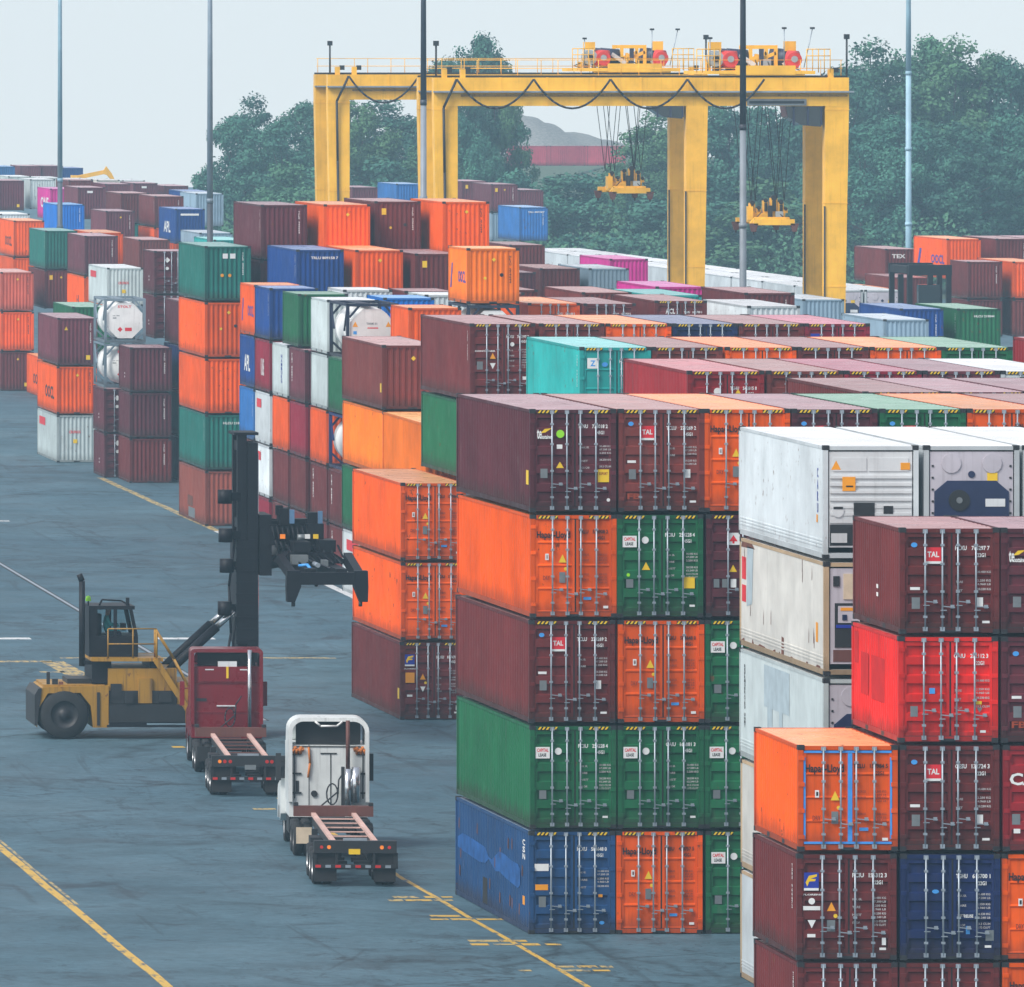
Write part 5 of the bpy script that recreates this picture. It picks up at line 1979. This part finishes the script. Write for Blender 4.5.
# block behind the lift truck's spreader
gm = 'containers of the middle block'
mx_, my_ = 46.63, 335.5
stack('stack of three next to the black spreader', mx_, my_, [
    ('maroon', 'doors', 'florens2', 'yel'), ('orange', 'doors', 'hapag', ''), ('orange', 'doors', 'hapag', '')], rot=R(.9), corner=(mx_, my_), group=gm)
stack('stack rising behind the orange pair', 49.23, my_, [None] * 3 + [('green', 'blank', '', ''), ('maroon', 'doors', 'dark', 'codes')], rot=R(.6), corner=(mx_, my_), group=gm)
for k, (c, st, ph) in enumerate((('brown', 'plain', 'first of five roofs behind turquoise row'), ('orange', 'plain', 'second of five roofs behind turquoise row'),
                                 ('navy', 'blue', 'blue roof among five behind the turquoise row'), ('maroon', 'plain', 'between the blue roof and the crimson one'),
                                 ('crimson', 'cma', 'crimson one with blue square, ending the five roofs'))):
    stack(('stack ending the five roofs, crimson top' if k == 4 else ph), 51.80 + k * CP, my_, ([('orange', 'doors', '', ''), ('maroon', 'doors', '', ''), ('green', 'doors', '', ''), ('maroon', 'doors', '', '')] if k == 4 else [None] * 4) + [(c, 'doors', st, '')], rot=R(.4), corner=(51.80, my_), group=gm)
stack('single one sitting behind the orange door pair', 49.32, 347.95, [None] * 3 + [('tanger', 'blank', '', '')], hc=False, group=gm)
stack('stack with the white base behind the orange pair', 49.32, 360.3, [None, ('white', 'blank', '', 'redmark'), ('green', 'blank', '', ''), ('tanger', 'blank', '', ''),
                                                                         ('brown', 'blank', 'yb', 'yel')], hc=False, group=gm)

# long mixed row of short containers along the lane
gh = 'short containers of the mixed row'
hx_ = 56.0
kw = dict(L=6.06, hc=False, group=gh)
stack('mixed row stack ending with white tanks', hx_, 421.5, [
    ('maroon', 'blank', '', 'codeb'), ('maroon', 'blank', '', 'codeb'), ('cream', 'tank', (.02, .03, .14), 'round', 'tank in blue frame'), ('green', 'blank', '', ''),
    ('white', 'tank', (.02, .025, .055), 'oct', 'octagonal plated tank')], **kw)
stack('stack in the mixed row behind the tanks', hx_, 428.2, [
    ('maroon', 'blank', '', ''), ('maroon', 'blank', '', 'codeb'), ('orange', 'blank', '', ''), ('pale', 'blank', '', ''), ('pale', 'blank', '', 'dots')], **kw)
stack('mixed row, lower stack beside the white ones', hx_, 436.2, [
    ('maroon', 'blank', '', ''), ('maroon', 'blank', '', ''), ('crimson', 'blank', '', ''), ('mauve', 'blank', '', 'codeb')], **kw)
stack('mixed row, stack under the green one', hx_, 443.0, [
    ('maroon', 'blank', '', ''), ('maroon', 'blank', '', ''), ('orange', 'blank', '', ''), ('pale', 'blank', '', 'white')], **kw)
stack('bridging two stacks atop the mixed row', hx_, 439.0, [('green', 'blank', '', '')], z0=10.6, **kw)
stack('mixed row, stack with two whites below crimson', hx_, 450.2, [
    ('crimson', 'blank', '', ''), ('white', 'blank', '', 'redmark'), ('white', 'blank', '', 'redmark'), ('crimson', 'blank', '', 'crim'), ('blue', 'blank', '', 'codes')], **kw)
stack('far end of mixed row, behind the black mast', hx_, 456.6, [
    ('maroon', 'blank', '', ''), ('maroon', 'blank', '', ''), ('azure', 'blank', '', 'codes'), ('blue', 'blank', '', 'apl'), ('orange', 'blank', '', 'oocl')], **kw)
gj = 'containers behind the mixed row'
stack('lettered OOCL, high upon a white tank behind the tank stack', 61.2, 418.2, [('tanger', 'blank', 'koy', 'oocl', 'container')], L=6.06, hc=False, z0=13.27, group=gj)
tag(tank_container('white tank in dark frame, under the high orange OOCL container', (61.2 + HW, 418.2 + 3.03, 10.62), 0, (.03, .04, .07), gj, True), None, None)
j1 = dict(L=6.06, hc=False, z0=10.6, group=gj)
stack('corrugated end beside the octagonal white tank', 57.98, 414.6, [('orange', 'blank', 'k', '')], **j1)
stack('bright blue roof just behind the octagonal tank', 59.2, 432.0, [('bright', 'blank', '', '')], **j1)
stack('ribbed white end beside the high orange OOCL container', 62.0, 437.5, [('pale', 'blank', '', '')], **j1)
stack('roof behind the ribbed white end', 62.0, 444.8, [('maroon', 'blank', '', '')], **j1)
stack('white roof before the blue container end', 59.3, 447.0, [('white', 'blank', '', '')], **j1)
stack('dull roof beside the ribbed white end', 64.9, 441.0, [('brown', 'blank', '', '')], **j1)
gp = 'tall stacks before the nearer crane leg'
kp = dict(group=gp)
stack('tall stack at the tree edge', 58.75, 476.0, [('plum', 'blank', '', ''), ('plum', 'blank', 'c', 'codes')], z0=11.08, **kp)
stack('tall one between two maroon ones, near the crane legs', 61.8, 474.0, [('orange', 'blank', 'y', '')], z0=14.1, **kp)
stack('yellow marked end before the near crane leg', 64.65, 475.0, [('maroon', 'blank', 'soc', '')], z0=14.25, **kp)
stack('ribbed end right below the near crane leg', 67.6, 470.5, [('orange', 'blank', 'yk', '')], z0=14.3, **kp)
stack('blue end with white number, before the tall plum stack', 59.0, 463.0, [('blue', 'blank', 'h', 'codes')], z0=11.95, **kp)
stack('end with light sticker beside the blue end', 61.9, 462.0, [('orange', 'blank', 'y', '')], z0=11.95, **kp)
stack('yellow placard end beside the high OOCL container', 64.7, 460.5, [('maroon', 'blank', 's', '')], z0=11.8, **kp)

# stacks along the lane, far left of the mixed row
gl_ = 'stacks along the far lane'
k20 = dict(L=6.06, hc=False, group=gl_)
stack('five-high stack behind the black mast', 55.7, 475.0, [
    ('rust', 'blank', 'b', 'patch', 'container'), ('pine', 'blank', 'p', 'codes'), ('orange', 'blank', 'k', ''), ('orange', 'blank', 'yo', ''), ('pine', 'blank', 'wdc', '')], group=gl_)
stack('shaded stack squeezed behind the five-high stack', 60.1, 521.0, [('maroon', 'blank', '', ''), ('pine', 'blank', '', ''), ('navy', 'blank', '', ''), ('plum', 'blank', '', '')], hc=False, group=gl_)
stack('door stack with white diamonds behind the tanks', 60.05, 538.0, [None] * 3 + [('plum', 'doors', 'diamond', 'dots'), ('plum', 'doors', 'diamond', 'dots')], **k20)
stack('plum stack of three beside the two tanks', 56.96, 523.3, [('maroon', 'blank', 'c', ''), ('plum', 'blank', 'c', ''), ('plum', 'blank', 'c', 'dots')], **k20)
stack('tank stack at the far lane', 56.2, 530.1, [('plum', 'doors', 'diamond', 'dots'), ('plum', 'doors', 'diamond', 'dots'), ('white', 'tank', (.18, .24, .29), 'round', 'tank hidden by plum stack'),
                                           ('white', 'tank', (.20, .26, .31), 'oct', 'tank with red diamond')], **k20)
stack('red lettered end above the white tanks', 64.75, 609.0, [None] * 3 + [('pale', 'blank', 'g', 'redmark')], hc=False, group=gl_)
stack('three-high stack at the lane edge', 55.45, 550.0, [('grey', 'blank', 'g', 'redmark'), ('orange', 'blank', 'ky', 'oocld'), ('mauve', 'blank', 'ctb', '')], group=gl_)
stack('alone on the asphalt behind the three-high stack', 65.0, 655.0, [('orange', 'blank', '', 'oocld')], group=gl_)
stack('low roof behind the three-high stack', 58.9, 575.0, [None, None, ('green', 'blank', '', '')], group=gl_)
stack('stack at the picture edge on the far lane', 63.25, 669.0, [('maroon', 'blank', 'yb', ''), ('orange', 'blank', 'ky', ''), ('salmon', 'blank', 'ky', '')], group=gl_)
stack('pair behind the salmon topped stack', 67.1, 675.0, [None, None, ('maroon', 'blank', 'sy', ''), ('pine', 'blank', '', 'codes')], group=gl_)
stack('pair behind the three-high stack with grey base', 68.0, 655.0, [None, None, ('orange', 'blank', '', 'hl'), ('mauve', 'blank', 'c', '')], group=gl_)
stack('sliver with peach roof behind the purple brown pair', 69.8, 668.0, [None] * 3 + [('orange', 'blank', '', '')], group=gl_)
gf = 'hazy far stacks'
def far(c, X, Y, top, ph, st='', sd='', hc=True, L=12.19):
    H = HC if hc else STD
    return stack(ph, X, Y, [(c, 'blank', st, sd)], L=L, hc=hc, z0=top - H, group=gf)


stack('pair with dark lettering behind the dark green one', 68.8, 717.0, [None, None, ('orange', 'blank', '', ''), ('orange', 'blank', '', 'oocld')], group=gf)
far('white', 70.2, 743, 11.9, 'pale roof behind the orange pair at picture edge')
far('pink', 84.0, 840, 12.6, 'behind the grey light pole', '', 'one')
far('bright', 79.8, 792, 11.9, 'before the magenta one at the grey pole', 'c')
far('mauve', 81.07, 860, 13.1, 'yellow mark on its end, at picture edge', 'b')
far('pale', 84.9, 868, 13.1, 'between the yellow marked one and magenta')
far('mauve', 83.1, 806, 13.2, 'white plate on its end, beside the magenta one', 'q')
far('mauve', 80.4, 757, 11.9, 'small yellow sticker, beside the bright blue one', 'yc')
stack('small pair behind the yellow sticker one', 83.25, 772, [None] * 3 + [('pine', 'blank', '', ''), ('maroon', 'blank', '', '')], hc=False, group=gf)
stack('pair with white edge numbers behind the APL one', 84.2, 754.5, [None] * 3 + [('orange', 'blank', '', ''), ('maroon', 'blank', 'c', 'codes')], hc=False, group=gf)
far('blue', 84.4, 741, 12.35, 'white bar on end and APL on side', 'B', 'apl')
far('brown', 77.1, 702, 10.6, 'low roof before the APL one', '', '', False)
far('steel', 91.8, 790, 12.9, 'beside the second light pole', '')
far('blue', 92.25, 803, 12.9, 'tucked behind the blue grey one')
far('mauve', 98.3, 900, 12.3, 'white plate, at the end of the skyline', 'q')
far('mauve', 101.6, 902, 12.0, 'last on the skyline before the trees')
far('mauve', 93.4, 880, 12.5, 'on the skyline between magenta and the trees')
far('maroon', 90.2, 884, 12.8, 'on the skyline right behind the white plate one')
for c, px, Y, z, ph in (('azure', -6, 1050, 12.2, 'tiny, on the skyline at picture edge'), ('mauve', 20, 1055, 12.2, 'tiny, on the skyline left of the grey pole'), ('mauve', 42, 1055, 12.2, 'tiny, on the skyline touching the grey pole'),
                        ('blue', 62, 1052, 12.0, 'tiny, on the skyline right of the grey pole'), ('pale', 8, 960, 12.2, 'whitish roof below the skyline at picture edge'),
                        ('pale', 38, 965, 12.0, 'whitish roof below the skyline beside the pole'), ('cream', 70, 960, 11.9, 'whitish roof below skyline past the pole'),
                        ('cream', 97, 962, 11.8, 'whitish roof below the yellow boom'), ('pale', 122, 965, 11.7, 'whitish roof past the yellow boom')):
    far(c, WX(px, Y), Y, z, ph)
far('teal', 75.2, 636, 11.9, 'small top behind the dark green one')
far('steel', 77.2, 662, 11.9, 'roof behind the small turquoise top')
# hazy stacks below the cranes
gk = 'hazy stacks near the cranes'
def mid(c, X, Y, top, ph, st='', sd='', hc=True, L=12.19, end='blank'):
    H = HC if hc else STD
    return stack(ph, X, Y, [(c, end, st, sd)], L=L, hc=hc, z0=top - H, group=gk)


mid('azure', 110.8, 800, 13.6, 'seen between the two near crane legs')
stack('hazy pair touching the near crane leg', 123.7, 849, [None] * 3 + [('salmon', 'blank', '', ''), ('mauve', 'blank', 'syc', '')], hc=False, group=gk)
stack('hazy pair with blue grey lower one', 123.4, 828, [None] * 3 + [('steel', 'blank', '', ''), ('mauve', 'blank', 'syc', '')], hc=False, group=gk)
mid('azure', 116.4, 765, 12.1, 'beside the hazy purple pair', 'hc')
mid('mauve', 130.7, 860, 12.2, 'small top behind the hazy purple pair')
mid('mauve', 113.5, 850, 12.6, 'sliver next to the far crane leg')
mid('steel', 100.3, 682, 10.7, 'low roof below the hazy purple pair', '', '', False)
mid('maroon', 85.1, 551, 11.85, 'ribbed end beside the ribbed blue grey end')
mid('steel', 88.1, 551, 11.85, 'ribbed end before the magenta one')
mid('pink', 93.3, 575, 11.9, 'single one below the hanging spreader')
mid('maroon', 93.5, 619, 11.9, 'roof left of the white reefer row')
mid('plum', 80.85, 541, 11.85, 'sliver behind the high OOCL container')
mid('brown', 70.3, 442, 13.2, 'roof behind the ACL lettered one', '', '', False)
mid('maroon', 70.4, 421, 13.35, 'white ACL letters under the roof edge', 'acl', '', True, 12.19, 'doors')
mid('teal', 72.9, 437, 13.2, 'turquoise roof behind the ACL lettered one', '', '', False)
mid('pink', 75.8, 453, 13.2, 'pink roof behind the turquoise roof', '', '', False)
mid('maroon', 77.8, 439, 13.25, 'ribbed end beside the tall pole', 'c', '', False)
mid('white', 74.1, 417.5, 13.2, 'white roof at the foot of the tall pole', '', '', False)
mid('steel', 96.4, 525, 10.65, 'ribbed end before the near crane leg', '', '', False)
mid('orange', 64.66, 422.2, 13.2, 'peach roof below the high OOCL container', '', '', False, 12.19, 'doors')
mid('maroon', 67.15, 421.5, 13.2, 'next to the peach roof below the OOCL container', '', '', False, 12.19, 'doors')
mid('maroon', 66.5, 447.0, 13.2, 'roof right behind the high OOCL container', '', '', False)
mid('brown', 69.2, 470.0, 13.2, 'dull roof behind the high OOCL container', '', '', False)
mid('steel', 93.6, 486, 10.6, 'ribbed end with pale roof, beside the blue one', '', '', False)
mid('blue', 98.6, 507, 10.6, 'pale blue roof next to the green one', 'c', '', False)
mid('green', 101.8, 507, 10.6, 'white number over its ribbed end', 'p', 'codes', False)
gq = 'hazy stacks below the pale blue pole'
def rgt(c, X, Y, top, ph, st='', sd='', hc=True, L=12.19):
    H = HC if hc else STD
    return stack(ph, X, Y, [(c, 'blank', st, sd)], L=L, hc=hc, z0=top - H, group=gq)


rgt('maroon', 126.25, 650.5, 8.9, 'roof below the big orange OOCL side')
rgt('maroon', 128.2, 665, 10.65, 'white TEX letters, at the pole foot', 'T', '', False)
rgt('orange', 128.8, 645, 11.8, 'large OOCL on its long side', '', 'oocl')
stack('short pair right before the big orange one', 126.8, 628, [None, None, ('maroon', 'blank', '', ''), ('maroon', 'blank', 'c', '')], L=6.06, hc=False, group=gq)
stack('hazy pair at picture edge below pole', 130.0, 628, [None, None, ('brown', 'blank', '', ''), ('orange', 'blank', '', '')], hc=False, group=gq)
rgt('maroon', 132.3, 645, 11.8, 'next to the big orange one, top level', 'c')
rgt('mauve', 134.95, 646, 11.8, 'top level, cut by the picture edge')
rgt('orange', 123.7, 652, 8.1, 'low one beside the crane leg and maroon roof', '', '', False)
# the long white row
wg = 'white reefers of the long row behind the cranes'
for i in range(11):
    y = 617 + i * 12.6
    for cc in range(2):
        for t_ in ((2, 1) if cc == 0 else (2,)):
            lab = {(0, 2): 'white reefer at the top edge of the long white row behind the cranes', (0, 1): 'white reefer in the lower tier of the long white row behind cranes',
                   (1, 2): 'white reefer on the far side of the long white row, roof only'}[(cc, t_)]
            container(lab, (115 + cc * 2.55 + HW, y + 6.1, t_ * P_HC), 0, 12.19, HC, 'white', 'octagon', '', '', group=wg + (' ' + str(('', 'lower', 'far')[0 if (cc, t_) == (0, 2) else 1 if cc == 0 else 2])).rstrip())

# portal machine among the far stacks
st = thing('straddle_carrier', 'dark straddle carrier with open portal legs before the hazy maroon stacks', 'straddle carrier', (WX(920, 605), 605, 0))
m = MB()
for y in (-3.2, 3.2):
    m.box(-1.45, 1.45, y - .3, y + .3, 10.2, 10.9)
m.box(-1.45, -1.05, -3.2, 3.2, 10.3, 10.8)
m.box(1.05, 1.45, -3.2, 3.2, 10.3, 10.8)
m.build('top_frame', ['mast'], st)
for x in (-1.3, 1.3):
    for y in (-3.1, 0, 3.1):
        m = MB()
        m.box(x - .16, x + .16, y - .2, y + .2, .9, 10.2)
        m.build('leg', ['mast'], st)
    for y in (-2.4, -.8, .8, 2.4):
        wheel(st, x, y, .6, .4, 'rim', 'x')
m = MB()
m.box(-.9, .5, -4.2, -3.5, 8.0, 9.6)
m.build('operator_cab', ['glass'], st)
# far yellow lifting boom
st = thing('reach_stacker', 'tiny yellow lifting boom showing above the far skyline stacks', 'reach stacker', (WX(98, 1000), 1000, 0))
m = MB()
m.bar((-2.5, 0, 11.5), (.9, 0, 12.2), .4, .45)
m.prism([(.4, 12.0), (.9, 12.8), (1.5, 12.0), (1.9, 11.2), (1.6, 11.1), (1.0, 11.8)], -.3, .3, 0, 'y')
m.build('boom', ['cpaint'], st)
m = MB()
m.box(-3.2, 1.2, -1.6, 1.6, .8, 3.5)
m.bar((-2.6, 0, 3.2), (-2.5, 0, 11.8), 1.0, 1.0)
m.build('body', ['cpaint'], st)
for x in (-2.4, .6):
    for y in (-1.4, 1.4):
        wheel(st, x, y, .8, .6)

# far bank with red containers, gravel mound
def terr(name, x0, x1, y0, y1, fn, mat, nx_=40, ny_=16):
    m = MB()
    idx = {}
    for j in range(ny_ + 1):
        for i in range(nx_ + 1):
            x, y = x0 + (x1 - x0) * i / nx_, y0 + (y1 - y0) * j / ny_
            idx[i, j] = len(m.v)
            m.v.append((x, y, fn(i / nx_, j / ny_)))
    for j in range(ny_):
        for i in range(nx_):
            m.f.append((idx[i, j], idx[i + 1, j], idx[i + 1, j + 1], idx[i, j + 1]))
            m.m.append(0)
            m.s.append(True)
    return structure(name, m, [mat])


def bank(u, v):
    e = min(1, u * 6, (1 - u) * 6)
    return .006 + max(0, min(1, (v - .05) / .5)) * 9.3 * max(0, e)


terr('embankment', 186, 330, 1090, 1420, bank, 'soil')
rm = random.Random(9)
hs = [rm.uniform(-.6, .6) for _ in range(60)]


def mound(u, v):
    s = math.sin(math.pi * u) ** .7 * math.sin(math.pi * v) ** .7
    return .006 + s * (14.2 + hs[int(u * 40) % 60] + 1.0 * math.sin(u * 17))


terr('gravel_mound', 205, 262, 1480, 1580, mound, 'gravel')
for px, c, ph in ((508, 'rose', 'first of three on the bank behind the trees'), (545, 'rose', 'middle of three on the bank behind the trees'), (583, 'rose', 'last of three on the bank, half behind a tree')):
    Y = 1300
    x = WX(px, Y)
    container(f'hazy {PC[c][1]} container, {ph}', (x + 3.0, Y, 9.32), R(90), 6.06, HC, c, group='containers on the far bank')

# trees
random.seed(4)
TREES = [
    (244, 112, 1010, 0, .8, 'first tree of the misty belt, where the skyline stacks end'), (256, 92, 1030, 1, .9, 'taller pointed tree near the start of the misty belt'),
    (288, 126, 1000, 2, 1.0, 'lower rounded tree just left of the far crane leg'), (318, 97, 1025, 0, 1.0, 'tree right behind the outer leg of the far crane'),
    (352, 104, 1015, 2, 1.0, 'tree framed between the outer legs of both cranes'), (392, 96, 1030, 1, 1.3, 'tree behind the far crane girder beside the pole'),
    (290, 168, 960, 3, 1.2, 'small bushy tree at the foot of the misty belt'), (335, 172, 965, 3, 1.6, 'small bushy tree below the far crane girder'), (388, 165, 970, 3, 1.6, 'small bushy tree between pole and far crane leg'),
    (452, 52, 1000, 0, .7, 'tall tree behind the near crane leg, lower shoulder'), (476, 27, 1010, 0, .86, 'tallest tree, its crown rising above both crane girders'), (496, 60, 1008, 0, .55, 'right shoulder of the tallest tree group'),
    (466, 120, 985, 2, .62, 'dark tree below the tallest crown'), (518, 176, 980, 3, 1.2, 'low tree before the red containers on the bank'), (556, 180, 985, 3, 1.7, 'light green low tree in the middle of the gap'),
    (598, 178, 985, 3, 1.7, 'low tree under the red containers, beside the far spreader'), (636, 150, 980, 2, .6, 'tree beside the hanging far spreader'),
    (648, 108, 1000, 1, 1.1, 'pointed tree beside the far crane right leg'), (690, 112, 1005, 0, 1.0, 'tree hidden by the far crane right leg'), (728, 108, 1000, 2, 1.0, 'tree behind the near hanging spreader ropes'),
    (768, 100, 1005, 0, 1.0, 'tree between tall pole and near crane right leg'), (806, 92, 1010, 1, 1.2, 'tree just behind the near crane right leg'),
    (700, 178, 950, 3, 1.8, 'low dark tree between both right crane legs'), (770, 185, 945, 3, 1.8, 'low dark tree below the near spreader'),
    (842, 62, 990, 0, 1.05, 'tree next to the near crane right leg, outer side'), (874, 36, 1000, 1, 1.35, 'high crown left of the pale blue pole'), (916, 30, 1005, 0, 1.15, 'highest crown, right behind the pale blue pole'),
    (950, 34, 1000, 1, 1.3, 'high crown right of the pale blue pole'), (986, 46, 1005, 0, 1.1, 'sloping crown right of the high crowns'), (1020, 66, 1000, 2, 1.0, 'tree at the picture edge, lower crown'),
    (862, 130, 955, 2, .95, 'rounded tree before the high crowns, near the crane'), (905, 122, 950, 2, 1.0, 'rounded tree at the foot of the pale blue pole'), (950, 128, 950, 2, 1.0, 'rounded tree behind the orange OOCL stack'),
    (1000, 120, 955, 2, 1.05, 'rounded tree at the picture edge, front row'), (1044, 84, 1000, 1, 1.2, 'last tree, mostly cut by the picture edge'), (430, 150, 985, 2, .9, 'rounded tree behind the near crane leg foot'),
]
for px, py, Y, v, sx, lab in TREES:
    tree(lab, px, py, Y, v, sx)
# undergrowth below the belt
rd = random.Random(77)
u = MB()
for i in range(42000):
    px = rd.uniform(222, 1075)
    Y = rd.uniform(925, 1040)
    x = WX(px, Y)
    h = 5.5 + 2.5 * math.sin(x * .45) + 1.5 * math.sin(x * .19 + Y * .1)
    if 500 < px < 640:
        h *= .8
    z = rd.random() ** .7 * max(1.5, h)
    s = rd.uniform(.14, .34)
    n = Vector((rd.gauss(0, .6), -abs(rd.gauss(.6, .5)), rd.gauss(.6, .5))).normalized()
    a = n.orthogonal().normalized()
    a = Matrix.Rotation(rd.uniform(0, 6.28), 3, n) @ a
    bb = n.cross(a)
    p = Vector((x, Y, z))
    u.poly([p - a * s, p - bb * s * .6, p + a * s, p + bb * s * .6])
tag(u.build('undergrowth', ['leaf']), 'low green undergrowth filling the foot of the misty tree belt', 'undergrowth', None, 'stuff')
tm = MB()
tm.poly([(60, 925, .005), (300, 925, .005), (300, 1095, .005), (60, 1095, .005)])
structure('grass_verge', tm, ['soil'])

# ------------------------------------------------------------------ air
hz = MB()
hz.box(-720, 920, -60, 1760, -1, 44)
ho = hz.build('haze', [])
hm, nt, bs = new_mat('haze_air')
out = nt.nodes['Material Output']
for l in list(out.inputs['Surface'].links):
    nt.links.remove(l)
nt.nodes.remove(bs)
pv = N(nt, 'ShaderNodeVolumePrincipled')
pv.inputs['Color'].default_value = HAZE_COL
pv.inputs['Density'].default_value = HAZE_D
pv.inputs['Anisotropy'].default_value = 0.0
nt.links.new(pv.outputs[0], out.inputs['Volume'])
ho.data.materials.append(hm)
tag(ho, 'pale mist hanging over the whole yard', 'haze', None, 'stuff')

# ------------------------------------------------------------------ sky, sun, camera
w = bpy.data.worlds.new('World')
SC.world = w
w.use_nodes = True
nt = w.node_tree
bg = nt.nodes['Background']
sky = N(nt, 'ShaderNodeTexSky', sky_type='NISHITA')
sky.sun_disc = False
SE, SA = R(45), R(235)
sky.sun_elevation = SE
sky.sun_rotation = SA
sky.air_density = 2.0
sky.dust_density = .3
sky.ozone_density = 1.0
hs_ = N(nt, 'ShaderNodeHueSaturation')
hs_.inputs['Saturation'].default_value = SKY_SAT
# the mist hides the horizon: directions below it see the sky just above it
tcw = N(nt, 'ShaderNodeTexCoord').outputs['Generated']
sx_ = N(nt, 'ShaderNodeSeparateXYZ')
nt.links.new(tcw, sx_.inputs[0])
cx_ = N(nt, 'ShaderNodeCombineXYZ')
nt.links.new(sx_.outputs[0], cx_.inputs[0])
nt.links.new(sx_.outputs[1], cx_.inputs[1])
nt.links.new(math_n(nt, 'MAXIMUM', sx_.outputs[2], .17), cx_.inputs[2])
nt.links.new(cx_.outputs[0], sky.inputs['Vector'])
nt.links.new(sky.outputs[0], hs_.inputs['Color'])
nt.links.new(mixc(nt, 1.0, hs_.outputs[0], (1.06, 1.0, 1.04), 'MULTIPLY'), bg.inputs['Color'])
bg.inputs['Strength'].default_value = SKY_S
sl = bpy.data.lights.new('sun', 'SUN')
sl.energy = SUN_S
sl.angle = R(25)
sl.color = (1, .96, .9)
so = bpy.data.objects.new('sun', sl)
COL.objects.link(so)
d = Vector((math.sin(SA) * math.cos(SE), math.cos(SA) * math.cos(SE), math.sin(SE)))
so.rotation_euler = d.to_track_quat('Z', 'Y').to_euler()
so.location = d * 200

cam = bpy.data.cameras.new('camera')
cam.sensor_width = 36
cam.lens = F * 36 / 1024
cam.shift_x = (512 - PX0) / 1024
cam.shift_y = -(493.5 - PY0) / 1024
cam.clip_start = 1
cam.clip_end = 12000
co = bpy.data.objects.new('camera', cam)
COL.objects.link(co)
co.location = (0, 0, CAMH)
co.rotation_euler = (R(90), 0, 0)
SC.camera = co
SC.view_settings.view_transform = 'Standard'
SC.view_settings.look = 'None'
SC.view_settings.exposure = EXPO
SC.view_settings.gamma = 1
SC.view_settings.use_curve_mapping = False
SC.render.engine = 'CYCLES'
SC.cycles.use_denoising = True
SC.cycles.max_bounces = 6
SC.cycles.diffuse_bounces = 3
SC.cycles.glossy_bounces = 3
SC.cycles.transmission_bounces = 4
SC.cycles.volume_bounces = 2
SC.cycles.caustics_reflective = False
SC.cycles.caustics_refractive = False
